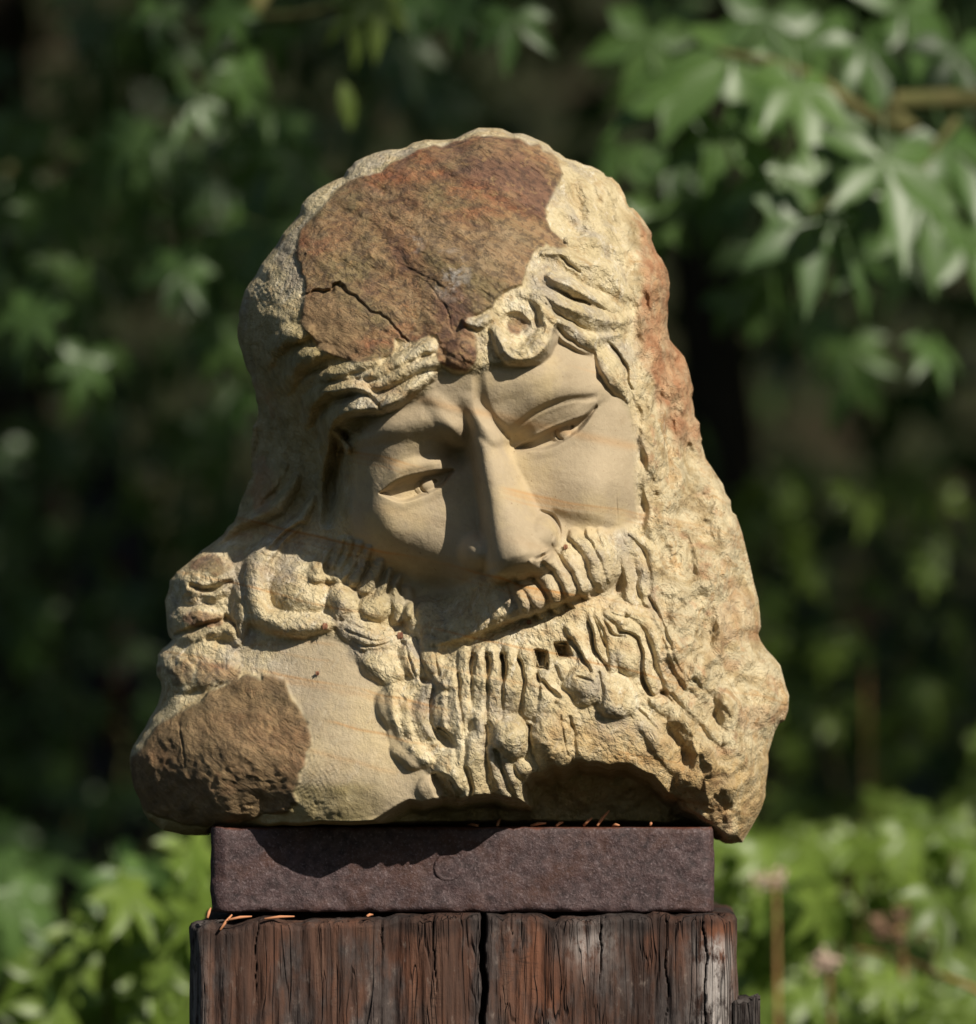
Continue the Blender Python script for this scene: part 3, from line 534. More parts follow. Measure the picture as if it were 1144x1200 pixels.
def build_stone():
    global SCULPT_H
    Z = sculpt(); H = SCULPT_H = Z['H']; cx, cy = 575., 640.
    rim = RIM_P; th = np.linspace(0, 2*np.pi, 1561)[:-1]; dx, dy = np.cos(th), np.sin(th)
    Rr = np.zeros_like(th)
    for i in range(len(rim)):
        a, b = rim[i]-(cx, cy), rim[(i+1) % len(rim)]-(cx, cy); e = b-a
        den = dx*e[1]-dy*e[0]; den = np.where(abs(den) < 1e-9, 1e-9, den)
        t = (a[0]*e[1]-a[1]*e[0])/den; u = (a[0]*dy-a[1]*dx)/den
        ok = (t > 0) & (u >= -1e-6) & (u <= 1+1e-6); Rr = np.where(ok & (t > Rr), t, Rr)
    nf, nb = 430, 70
    tt = np.linspace(0, 1, nf+1)[1:]; rho = 1-(1-tt)**1.22; rho[-1] = 1
    def samp(A, x, y):
        x = np.clip(x-GX0, 0, GW-1.001); y = np.clip(y-GY0, 0, GH-1.001); i, j = x.astype(int), y.astype(int); fx, fy = x-i, y-j
        return A[j, i]*(1-fx)*(1-fy)+A[j, i+1]*fx*(1-fy)+A[j+1, i]*(1-fx)*fy+A[j+1, i+1]*fx*fy
    PX = [np.array([cx])]; PY = [np.array([cy])]
    for r in rho: PX.append(cx+dx*Rr*r); PY.append(cy+dy*Rr*r)
    px, py = np.concatenate(PX), np.concatenate(PY); hf = samp(H, px, py); nF = len(px); n = len(th)
    hf[-n:] = 0
    bx, by, bh = [], [], []
    for k in range(1, nb+1):                                   # the uncut back of the block, broader steps
        r = math.cos(math.pi/2*k/nb) if k < nb else .02
        x, y = cx+dx*Rr*r, cy+dy*Rr*r; bx.append(x); by.append(y)
        bh.append(-230*(1-r**3.2)**.62+12*vnoise(60, 501, X=x, Y=y)*(1-r)+7*vnoise(22, 502, X=x, Y=y)*min(1, (1-r)*6))
    px = np.concatenate([px]+bx+[[cx]]); py = np.concatenate([py]+by+[[cy]]); h = np.concatenate([hf]+bh+[[-232]])
    y = -h*SCL; k = (DIST+y)/DIST
    V = np.stack([(px-572)*SCL*k, y, ZCAM+(HORIZON-py)*SCL*k], 1)
    zf = ZCAM+(HORIZON-968)*SCL; over = (V[:, 0] > at(247, 0).x) & (V[:, 0] < at(834, 0).x) & (V[:, 1] > -.074)
    V[over, 2] = np.maximum(V[over, 2], zf)                      # the bed sits flat on the iron
    ring = lambda a: 1+a*n+np.arange(n)
    Q = []
    for a in range(nf+nb-1): i = ring(a); j = ring(a+1); Q.append(np.stack([i, j, np.roll(j, -1), np.roll(i, -1)], 1))
    Q = np.concatenate(Q); i = ring(0); T0 = np.stack([np.zeros(n, int), i, np.roll(i, -1)], 1); i = ring(nf+nb-1); T1 = np.stack([i, np.full(n, len(V)-1), np.roll(i, -1)], 1)
    # colour zones
    g = {k_: np.zeros(len(V), np.float32) for k_ in ('crust', 'polish', 'rock', 'olive', 'red', 'bed', 'ochre', 'pale', 'chisel')}
    for k_ in g:
        g[k_][:nF] = samp(Z['z_'+k_], px[:nF], py[:nF]); g[k_][nF:] = g[k_][nF-n:nF][(np.arange(len(V)-nF)) % n]
    g['rock'][nF:] = np.maximum(g['rock'][nF:], .7); g['crust'][nF:] *= .5
    # vertex normals of the whole, so that the seams between parts do not show
    N = np.zeros_like(V)
    fn = np.cross(V[Q[:, 2]]-V[Q[:, 0]], V[Q[:, 3]]-V[Q[:, 1]])
    for c_ in range(4): np.add.at(N, Q[:, c_], fn)
    fn0 = np.cross(V[T0[:, 1]]-V[T0[:, 0]], V[T0[:, 2]]-V[T0[:, 0]]); np.add.at(N, T0[:, 0], fn0)
    N[-1] = (0, 1, 0); N /= np.maximum(np.linalg.norm(N, axis=1, keepdims=True), 1e-12)
    flip = N[0, 1] > 0
    if flip: Q, T0, T1, N = Q[:, ::-1], T0[:, ::-1], T1[:, ::-1], -N; N[-1] = (0, 1, 0)
    F = np.concatenate([Q, np.concatenate([T0, T0[:, :1]], 1), np.concatenate([T1, T1[:, :1]], 1)])
    # region of every face
    reg = np.zeros(len(F), int); fx, fy = px[F].mean(1), py[F].mean(1); front = (F < nF).all(1)
    for idx, P in REGIONS:
        reg[front & inside(np.array(P, float), fx, fy)] = idx
    root = empty('stone_head', (at(560, 968).x, .0, zf))
    tag(root, 'carved sandstone head of a frowning bearded man resting on the rusty iron plate', 'sculpture')
    objs = {}
    for idx, name, par, lab in PARTS:
        f = F[reg == idx]; used, inv = np.unique(f, return_inverse=True); f = inv.reshape(f.shape)
        tri = f[:, 0] == f[:, 3]; quads, tris = f[~tri], f[tri][:, :3]
        me = bpy.data.meshes.new(name); nq, n3 = len(quads), len(tris); v = V[used]
        me.vertices.add(len(v)); me.vertices.foreach_set('co', v.astype(np.float32).ravel())
        me.loops.add(nq*4+n3*3); me.loops.foreach_set('vertex_index', np.concatenate([quads.ravel(), tris.ravel()]).astype(np.int32))
        me.polygons.add(nq+n3); me.polygons.foreach_set('loop_start', np.concatenate([np.arange(nq)*4, nq*4+np.arange(n3)*3]).astype(np.int32)); me.polygons.foreach_set('loop_total', np.concatenate([np.full(nq, 4), np.full(n3, 3)]).astype(np.int32))
        me.update(calc_edges=True)
        me.polygons.foreach_set('use_smooth', np.ones(nq+n3, bool))
        for nm, ks in (('zone_a', ('crust', 'polish', 'rock')), ('zone_b', ('olive', 'red', 'bed')), ('zone_c', ('ochre', 'pale', 'chisel'))):
            ca = me.color_attributes.new(nm, 'FLOAT_COLOR', 'POINT'); d = np.ones((len(v), 4), np.float32)
            for q, k_ in enumerate(ks): d[:, q] = g[k_][used]
            ca.data.foreach_set('color', d.ravel())
        me.normals_split_custom_set_from_vertices(N[used].astype(np.float32).tolist() if False else [tuple(q) for q in N[used]])
        o = link(name, me, None, M_STONE); p = objs.get(par, root); o.parent = p
        if p is root: o.matrix_parent_inverse = Matrix.Translation(-Vector(root.location))
        else: pass
        if p is not root: o.matrix_parent_inverse = Matrix.Identity(4)
        if lab: o['label'] = lab
        objs[idx] = o
    return root
# ----------------------------------------------------------------- iron plate and timber post
ZTOP = ZCAM+(HORIZON-968)*SCL; PLATE_Y, POST_Y = -.059, -.071
ZBOT = at(0, 1069, PLATE_Y).z
def rust_material():
    m = NT('rusted_iron'); n1 = m.noise(30, 6, .65); n2 = m.noise(160, 5, .7); n3 = m.noise(520, 4, .7)
    c = m.ramp(n2, (.28, (.020, .013, .014)), (.45, (.050, .030, .031)), (.6, (.078, .046, .046)), (.78, (.13, .085, .085)))
    c = m.mix(m.ramp(n1, (.5, 0), (.68, .65)), c, (.085, .035, .022)); c = m.mix(m.ramp(n3, (.54, 0), (.66, .7)), c, (.17, .125, .13))
    gz = m.t.nodes.new('ShaderNodeNewGeometry'); sp = m.t.nodes.new('ShaderNodeSeparateXYZ'); m.t.links.new(gz.outputs['Normal'], sp.inputs[0])
    c = m.mix(m.ramp(sp.outputs[2], (.55, 0), (.9, .8)), c, m.ramp(n2, (.3, (.05, .016, .01)), (.7, (.16, .05, .025))))
    h = m.math('ADD', m.math('MULTIPLY', n2, 1.0), m.math('ADD', m.math('MULTIPLY', n3, .55), m.math('MULTIPLY', n1, .6)))
    h = m.math('ADD', h, m.ramp(m.voro(230), (.0, -.35), (.35, 0)))
    m.principled(c, m.ramp(n2, (.3, .75), (.7, .5)), m.bump(h, .8, .0014), .4); return m.m
def wood_material():
    m = NT('weathered_timber'); gr = ((1, 1, .06),); n1 = m.noise(60, 6, .6, stretch=gr, dist=.5); n2 = m.noise(240, 4, .65, stretch=((1, 1, .05),), dist=.3); n3 = m.noise(18, 5, .6, stretch=((1, 1, .35),)); n4 = m.noise(130, 5, .7, stretch=((1, 1, .5),))
    c = m.ramp(n1, (.28, (.014, .010, .009)), (.44, (.044, .024, .018)), (.57, (.085, .042, .028)), (.74, (.15, .09, .065)))
    c = m.mix(m.ramp(n3, (.50, 0), (.66, .8)), c, m.ramp(n2, (.3, (.10, .036, .018)), (.7, (.19, .075, .04))))
    c = m.mix(m.ramp(m.noise(26, 5, .65, stretch=((1, 1, .4), (0, 0, 2))), (.47, 0), (.58, .88)), c, m.ramp(n4, (.3, (.018, .014, .014)), (.7, (.085, .07, .066))))
    c = m.mix(m.ramp(n4, (.60, 0), (.74, .55)), c, (.22, .175, .15))
    top, grey, dark = m.attr('tint'); c = m.mix(m.math('MULTIPLY', grey, m.ramp(n4, (.38, 0), (.52, 1))), c, m.ramp(n2, (.3, (.20, .17, .16)), (.7, (.42, .38, .36)))); c = m.mix(m.math('MULTIPLY', dark, .85), c, (.016, .011, .010))
    h = m.math('ADD', m.math('MULTIPLY', n1, 1.2), m.math('ADD', m.math('MULTIPLY', n2, .8), m.math('MULTIPLY', n4, .5)))
    sl_ = m.noise(75, 2, .5, stretch=((1, 1, .07),), dist=1.2); fine = m.ramp(sl_, (.465, 0), (.495, 1), (.525, 0)); fine = m.math('MULTIPLY', fine, m.ramp(n3, (.40, 0), (.6, 1))); h = m.math('SUBTRACT', h, m.math('MULTIPLY', fine, 1.3))
    c = m.mix(m.math('MULTIPLY', fine, .7), c, (.014, .009, .008)); cross = m.ramp(m.noise(60, 3, .6, stretch=((.35, 1, 1.6),), dist=.8), (.485, 0), (.5, 1), (.515, 0)); c = m.mix(m.math('MULTIPLY', cross, m.ramp(n1, (.5, 0), (.62, .55))), c, (.02, .012, .01))
    m.principled(c, .82, m.bump(h, .9, .0022), .25); return m.m
M_RUST, M_WOOD = rust_material(), wood_material()
def rounded_rect(x0, x1, y0, y1, r, step, rear=.006):
    """outline run anticlockwise from above, fine along the front"""
    P = []
    def arc(cx, cy, a0):
        for k in range(9): a = R_(a0+90*k/9); P.append((cx+r*math.cos(a), cy+r*math.sin(a)))
    def side(ax, ay, bx, by, st):
        n = max(2, int(math.hypot(bx-ax, by-ay)/st))
        for k in range(n): P.append((ax+(bx-ax)*k/n, ay+(by-ay)*k/n))
    side(x0+r, y0, x1-r, y0, step); arc(x1-r, y0+r, -90); side(x1, y0+r, x1, y1-r, rear); arc(x1-r, y1-r, 0); side(x1-r, y1, x0+r, y1, rear); arc(x0+r, y1-r, 90); side(x0, y1-r, x0, y0+r, rear); arc(x0+r, y0+r, 180)
    return np.array(P)
def out_normals(P):
    t = np.roll(P, -1, 0)-np.roll(P, 1, 0); t /= np.linalg.norm(t, axis=1, keepdims=True); return np.stack([t[:, 1], -t[:, 0]], 1)
def loft(rings):
    n = len(rings[0]); V = np.concatenate(rings); F = []
    for a in range(len(rings)-1): i = a*n+np.arange(n); j = i+n; F.append(np.stack([i, np.roll(i, -1), np.roll(j, -1), j], 1))
    return V, np.concatenate(F)
def noise3(x, y, s, seed): return vnoise(s, seed, X=np.asarray(x, float), Y=np.asarray(y, float))
def build_plate():
    P = rounded_rect(at(246, 0, PLATE_Y).x, at(838, 0, PLATE_Y).x, PLATE_Y, .22, .010, .0016); N = out_normals(P); u = np.arange(len(P))*1.6
    rings = []
    prof = [(-.09, 0), (-.03, 0), (-.004, 0), (-.0012, .0006), (-.0002, .0022)]; Hh = ZTOP-ZBOT
    rows = [(i_, ZBOT+d) for i_, d in prof]+[(0, ZBOT+z) for z in np.linspace(.004, Hh-.004, 26)]+[(i_, ZTOP-d) for i_, d in prof[::-1]]
    for k, (ins, z) in enumerate(rows):
        zz = (z-ZBOT)*1000
        wob = .0007*noise3(u, np.full_like(u, zz), 14, 611)+.0005*noise3(u, np.full_like(u, zz), 5, 612)
        lip = .0011*noise3(u, np.zeros_like(u)+(0 if k < 6 else 90), 9, 614)*(1 if (k in (2, 3, 4) or k in (len(rows)-3, len(rows)-4, len(rows)-5)) else 0)
        Q = P+N*(ins+(wob if ins > -.02 else wob*0))[:, None]
        rings.append(np.column_stack([Q, np.full(len(P), z)+(lip if 3 < k < len(rows)-4 or k in (3, len(rows)-4) else 0)]))
    V, F = loft(rings); n = len(P); F = F.tolist()
    nV = len(V); V = np.vstack([V, [[.0, .08, ZBOT], [.0, .08, ZTOP]]]); L = len(rows)-1
    F += [[(j+1) % n, j, nV, nV] for j in range(n)]; F += [[L*n+j, L*n+(j+1) % n, nV+1, nV+1] for j in range(n)]
    F = [f[:3] if f[2] == f[3] else f for f in F]
    o = link('iron_plate', mesh('iron_plate', V, F), None, M_RUST)
    tag(o, 'thick rusty iron plate lying under the carved stone head', 'plate')
    c = at(525, 1017, PLATE_Y-.0012); V, F = [], []
    prof = [(.0, -.0004), (.004, -.0005), (.0058, .0000), (.0076, -.0003), (.0088, -.0006), (.0098, .0002), (.0105, .0016)]
    for r, d in prof:
        for k in range(20): a = 2*math.pi*k/20; V.append((c.x+r*math.cos(a), c.y+d+.0008, c.z+r*math.sin(a)))
    for a in range(len(prof)-1):
        for k in range(20): F.append((a*20+k, a*20+(k+1) % 20, (a+1)*20+(k+1) % 20, (a+1)*20+k))
    rv = link('rivet', mesh('rivet', V, F), o, M_RUST)
    return o
def build_post():
    x0, x1 = at(224, 0, POST_Y).x, at(868, 0, POST_Y).x; P = rounded_rect(x0, x1, POST_Y, .30, .016, .0008, .008); N = out_normals(P); n = len(P)
    u = np.concatenate([[0], np.cumsum(np.linalg.norm(np.diff(P, axis=0), axis=1))])*1000; frontm = (P[:, 1] < POST_Y+.014)
    pxs = P[:, 0]/(SCL*(DIST+POST_Y)/DIST)+572
    cracks = [(566, 4.2, .030, 1.0), (449, .9, .004, .5), (510, 1.0, .005, .5), (706, 1.2, .007, .45), (780, 1.0, .006, .7), (826, 1.2, .006, 1), (300, .8, .004, .5), (600, .8, .004, .3)]
    edge = .0032*fbm(34, 651, 4, X=u, Y=np.zeros_like(u))+0.0040*np.clip(vnoise(9, 655, X=u, Y=np.zeros_like(u)), -1, 0)
    tilt = -.0042*np.clip((560-pxs)/340, -.6, 1)
    ztop = ZBOT-.0035+edge*.8+tilt*(P[:, 1] < .1)
    zs = np.concatenate([-np.linspace(0, .105, 120), -np.array([.112, .125, .15, .2, .3, .45, .7, 1.0])]); bottom = 0.
    rings, tint = [], []
    def ring(ins, z, k):
        zz = (ztop[0]-0)*0+np.asarray(z)*1000
        d = .0032*fbm(26, 661, 4, X=u, Y=zz*.05)+.0014*fbm(7, 667, 3, X=u, Y=zz*.10)+.0016*fbm(40, 671, 3, X=u, Y=zz*.7)
        dep = np.zeros(n); dk = np.zeros(n)
        for q, (cx, w_, dp, reach) in enumerate(cracks):
            wig = 3.2*vnoise(22, 700+q, X=zz, Y=zz*0)+1.2*vnoise(7, 740+q, X=zz, Y=zz*0); depthz = (ZBOT*1000-zz)
            fall = np.clip(1.15-depthz/(110*reach), 0, 1)**.6 if reach < 1 else np.clip(1-depthz/900, .3, 1)
            ww = w_*(.5+.5*fall); m_ = np.clip(1-np.abs(pxs-cx-wig)/(ww+1e-6), 0, 1)*fall*frontm
            dep = np.maximum(dep, dp*np.minimum(1, m_*1.6)); dk = np.maximum(dk, m_)
        off = np.where(frontm, d-dep, d*1.2)+ins
        rings.append(np.column_stack([P+N*off[:, None], z])); zpx = HORIZON+(ZCAM-z)/(SCL*.98)
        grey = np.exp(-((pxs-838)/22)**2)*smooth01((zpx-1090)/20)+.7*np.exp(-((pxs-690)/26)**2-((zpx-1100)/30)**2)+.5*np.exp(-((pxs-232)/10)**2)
        tint.append(np.column_stack([np.zeros(n), np.clip(grey, 0, 1), np.clip(np.maximum(dk*1.3, np.maximum(np.exp(-((pxs-262)/46)**2)*smooth01((1130-zpx)/30)*.75, .7*smooth01((1094-zpx+14*vnoise(30, 781, X=u, Y=u*0))/14))), 0, 1), np.ones(n)]))  # grey patches; darker in the cracks, at upper left and along the top
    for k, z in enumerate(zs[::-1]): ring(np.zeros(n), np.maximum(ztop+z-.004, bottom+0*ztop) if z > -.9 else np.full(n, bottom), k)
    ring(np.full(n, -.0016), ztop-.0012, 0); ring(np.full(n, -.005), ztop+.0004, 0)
    core = np.where(P[:, 1] < .1, np.minimum(ZBOT-.0004, ztop+.002), ZBOT-.0004)
    rings.append(np.column_stack([P+N*(-.02), core])); tint.append(tint[-1]); rings.append(np.column_stack([P*np.array([.5, .5])+np.array([.0, .06]), np.full(n, ZBOT-.0001)])); tint.append(tint[-1])
    V, F = loft(rings); nV = len(V); F = F.tolist()
    V = np.vstack([V, [[0, .12, ZBOT-.0001], [0, .12, bottom]]]); L = len(rings)-1
    F = F+[[L*n+j, L*n+(j+1) % n, nV] for j in range(n)]+[[(j+1) % n, j, nV+1] for j in range(n)]
    me = mesh('timber', V, F); W = np.vstack(tint+[[[0, 0, 0, 1]]*2]).astype(np.float32)
    ca = me.color_attributes.new('tint', 'FLOAT_COLOR', 'POINT'); ca.data.foreach_set('color', W.ravel())
    root = empty('timber_post', (0, .1, 0)); tag(root, 'split weathered red-brown timber post carrying the iron plate', 'post')
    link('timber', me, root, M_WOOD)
    # a splintered outer strip that clings low on the right-hand side
    a, b = at(866, 1166, POST_Y), at(894, 1166, POST_Y); S = rounded_rect(a.x-.004, b.x-.001, POST_Y+.006, POST_Y+.05, .004, .0012, .003); Ns = out_normals(S); us = np.arange(len(S))*1.3; rg = []
    topz = a.z-.004+.004*vnoise(3.2, 801, X=us, Y=us*0)
    for z in list(np.linspace(0, -.05, 26))+[-.1, -.3, -1.13]:
        zz = topz+z; rg.append(np.column_stack([S+Ns*(.0012*fbm(6, 805, 3, X=us, Y=zz*40))[:, None], np.maximum(zz, .0)]))
    rg = rg[::-1]; V, F = loft(rg); F = F.tolist(); nV = len(V); V = np.vstack([V, [[(a.x+b.x)/2, POST_Y+.03, a.z-.003]]]); k = len(S); L = len(rg)-1; F += [[L*k+j, L*k+(j+1) % k, nV] for j in range(k)]
    sp = mesh('splinter', V, F); ca = sp.color_attributes.new('tint', 'FLOAT_COLOR', 'POINT'); link('splinter', sp, root, M_WOOD)
    return root
# ----------------------------------------------------------------- ground, wood, shrubs
rng = random.Random(7)
def soil_material():
    m = NT('leaf_litter'); n = m.noise(3, 6, .6); n2 = m.noise(40, 5, .7)
    c = m.ramp(n2, (.3, (.014, .011, .007)), (.5, (.030, .022, .012)), (.7, (.05, .035, .018))); c = m.mix(m.ramp(n, (.35, 0), (.5, .85)), c, (.018, .024, .009))
    m.principled(c, .95, m.bump(n2, .8, .02), .1); return m.m
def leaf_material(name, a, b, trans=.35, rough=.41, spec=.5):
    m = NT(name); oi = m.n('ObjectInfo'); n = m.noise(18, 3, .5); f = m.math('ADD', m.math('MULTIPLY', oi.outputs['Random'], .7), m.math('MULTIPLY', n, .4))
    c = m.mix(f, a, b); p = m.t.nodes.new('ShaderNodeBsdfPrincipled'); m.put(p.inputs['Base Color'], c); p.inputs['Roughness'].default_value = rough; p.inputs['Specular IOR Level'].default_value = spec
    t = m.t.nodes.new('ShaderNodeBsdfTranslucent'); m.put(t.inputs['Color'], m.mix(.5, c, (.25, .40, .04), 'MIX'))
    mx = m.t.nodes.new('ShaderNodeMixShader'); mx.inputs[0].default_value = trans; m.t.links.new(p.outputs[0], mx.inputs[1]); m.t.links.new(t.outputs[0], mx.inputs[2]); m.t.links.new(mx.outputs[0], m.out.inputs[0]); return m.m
def bark_material(name='bark', a=(.014, .012, .009), b=(.045, .038, .028)):
    m = NT(name); n = m.noise(30, 6, .65, stretch=((1, 1, .3),)); m.principled(m.ramp(n, (.3, a), (.7, b)), .9, m.bump(n, .8, .01), .15); return m.m
M_SOIL = soil_material(); M_BARK = bark_material(); M_STEM = bark_material('green_stem', (.07, .08, .025), (.16, .14, .06)); M_DRY = bark_material('dry_stem', (.30, .16, .06), (.48, .30, .13))
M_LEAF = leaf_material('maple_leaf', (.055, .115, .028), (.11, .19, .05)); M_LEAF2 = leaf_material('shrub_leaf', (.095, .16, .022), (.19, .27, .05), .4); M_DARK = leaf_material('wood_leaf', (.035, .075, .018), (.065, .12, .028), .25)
def ground():
    n = 90; xs = np.linspace(-70, 70, n); ys = np.concatenate([np.linspace(-60, 4, 30), np.linspace(4.6, 120, 60)]); X, Y = np.meshgrid(xs, ys)
    Zg = np.clip(Y-8, 0, 16)*.55+.04*np.sin(X*1.7)*np.cos(Y*1.3)*np.clip(np.hypot(X, Y)/3-.3, 0, 1)
    V = np.column_stack([X.ravel(), Y.ravel(), Zg.ravel()]); i = (np.arange(len(ys)-1)[:, None]*n+np.arange(n-1)).ravel()
    o = link('ground', mesh('ground', V, np.stack([i, i+1, i+n+1, i+n], 1)), None, M_SOIL); tag(o, kind='structure')
def palmate(seed, lobes=5, droop=.35):
    """one palmate leaf of unit lobe length: stalk end at 0, middle lobe along -Z, upper face towards -Y"""
    rg = random.Random(seed); V, F = [], []
    ang = {5: (-108, -52, 0, 54, 106), 3: (-55, 0, 58), 7: (-125, -85, -42, 0, 44, 86, 124)}[lobes]
    for a in ang:
        L = (1-.38*abs(a)/110)*rg.uniform(.88, 1.08); wd = .17*rg.uniform(.85, 1.15); a = R_(a+rg.uniform(-7, 7)); d = droop*rg.uniform(.6, 1.4); b = len(V)
        ca, sa = math.cos(a), math.sin(a)
        def pt(s, t, lift):                              # s along the lobe, t across
            r = s*L; bend = d*s*s; x = r*sa+t*ca; z = -r*ca+t*sa
            V.append((x*(1-.15*bend), .42*bend*L+lift, z-.10*bend))
        pt(0, 0, 0)
        for s, w_ in ((.2, .42), (.42, 1), (.66, .78), (.86, .34)): pt(s, -wd*w_, -.05*w_); pt(s, 0, 0); pt(s, wd*w_, -.05*w_)
        pt(1.02, 0, 0)
        F += [(b, b+1, b+2), (b, b+2, b+3)]
        for k in range(3): q = b+1+3*k; F += [(q, q+3, q+4, q+1), (q+1, q+4, q+5, q+2)]
        q = b+10; F += [(q, b+13, q+1), (q+1, b+13, q+2)]
    k = len(V); V += [(-.012, 0, 0), (.012, 0, 0), (.008, -.12, .45), (-.008, -.12, .45)]; F.append((k, k+1, k+2, k+3))
    return V, F
def lance(seed):
    """one pointed oval leaf of unit length"""
    rg = random.Random(seed); V, F = [(0, 0, 0)], []; b = rg.uniform(.15, .4)
    for s, w_ in ((.15, .6), (.4, 1), (.65, .85), (.85, .4)):
        for t in (-1, 0, 1): V.append((t*w_*.19, .4*b*s*s-.05*abs(t)*w_, -s))
    V.append((0, .4*b, -1.02)); F = [(0, 1, 2), (0, 2, 3)]
    for k in range(3): q = 1+3*k; F += [(q, q+3, q+4, q+1), (q+1, q+4, q+5, q+2)]
    F += [(10, 13, 11), (11, 13, 12)]
    return V, F
LEAVES = {}
def leaf_mesh(kind, i, mat):
    k = (kind, i, mat.name)
    if k not in LEAVES:
        V, F = palmate(i*7+1, kind, .3+.25*(i % 3)) if kind in (3, 5, 7) else lance(i*5+2)
        LEAVES[k] = mesh('leaf', V, F); LEAVES[k].materials.append(mat)
    return LEAVES[k]
def rot_leaf(tip, up, r):
    """turn a leaf so that its tip hangs along tip and its face looks along up"""
    t = Vector(tip).normalized(); z = -t; y = -(Vector(up)-Vector(up).dot(t)*t).normalized(); x = y.cross(z)
    return Matrix((x, y, z)).transposed().to_4x4()
def add_leaf(parent, pos, size, mat, kind=5, tip=None, up=None, r=rng):
    tip = tip or (r.uniform(-.7, .7), r.uniform(-.5, .3), -1); up = up or (r.uniform(-.2, .8), r.uniform(-1, -.3), r.uniform(.3, 1.1))
    o = bpy.data.objects.new('leaf', leaf_mesh(kind, r.randrange(5), mat)); col.objects.link(o); o.parent = parent
    o.matrix_parent_inverse = Matrix.Translation(-Vector(parent.location))
    o.matrix_basis = Matrix.Translation(pos) @ rot_leaf(tip, up, r) @ Matrix.Diagonal((size*r.choice((-1, 1)) if False else size, size, size, 1)); return o
def soup(n, box, size, mat, name, parent=None, kind='lance', seed=1, keep=None, hang=.6):
    """a mass of leaves too many to count, one mesh"""
    rg = np.random.default_rng(seed); V0, F0 = (palmate(3, 5) if kind == 'palm' else lance(4)); V0 = np.array(V0); T = []
    for f in F0: T += [f] if len(f) == 3 else [(f[0], f[1], f[2]), (f[0], f[2], f[3])]
    T = np.array(T); P = rg.uniform(0, 1, (n, 3))*(np.array(box[1])-np.array(box[0]))+np.array(box[0])
    if keep is not None: P = P[keep(P, rg)]
    m = len(P); tip = rg.normal(0, .6, (m, 3)); tip[:, 2] -= hang; tip /= np.linalg.norm(tip, axis=1, keepdims=True)
    up = rg.normal(0, .5, (m, 3)); up[:, 2] += .8; up[:, 1] -= .3; up -= (up*tip).sum(1, keepdims=True)*tip; up /= np.linalg.norm(up, axis=1, keepdims=True)
    z = -tip; y = -up; x = np.cross(y, z); s = size*rg.uniform(.6, 1.3, (m, 1, 1))
    V = P[:, None]+s*(V0[None, :, :1]*x[:, None]+V0[None, :, 1:2]*y[:, None]+V0[None, :, 2:]*z[:, None])
    F = (T[None]+(np.arange(m)*len(V0))[:, None, None]).reshape(-1, 3)
    o = link(name, mesh(name, V.reshape(-1, 3), F), parent, mat); tag(o, kind='stuff')
    if parent is None: tag(o, 'dark mass of leaves: the wood behind and unseen masses added to block light', 'foliage')
    return o
def branch(parent, pts, r0, r1, mat, name='branch', k=7):
    P = curve_pts(pts, 6); V, F = tube(P, [r0+(r1-r0)*i/(len(P)-1) for i in range(len(P))], k, 5, .08); return link(name, mesh(name, V, F), parent, mat)
def cluster(parent, spots, y, size, mat, kind=5, n=1, jit=(0, 0, 0), r=rng, **kw):
    out = []
    for s in spots:
        for _ in range(n):
            p = at(s[0]+r.gauss(0, jit[0]), s[1]+r.gauss(0, jit[1]), y+(s[2] if len(s) > 2 else 0)+r.gauss(0, jit[2])); out.append(p)
            add_leaf(parent, p, size*r.uniform(.8, 1.15), mat, kind, r=r, **kw)
    return out
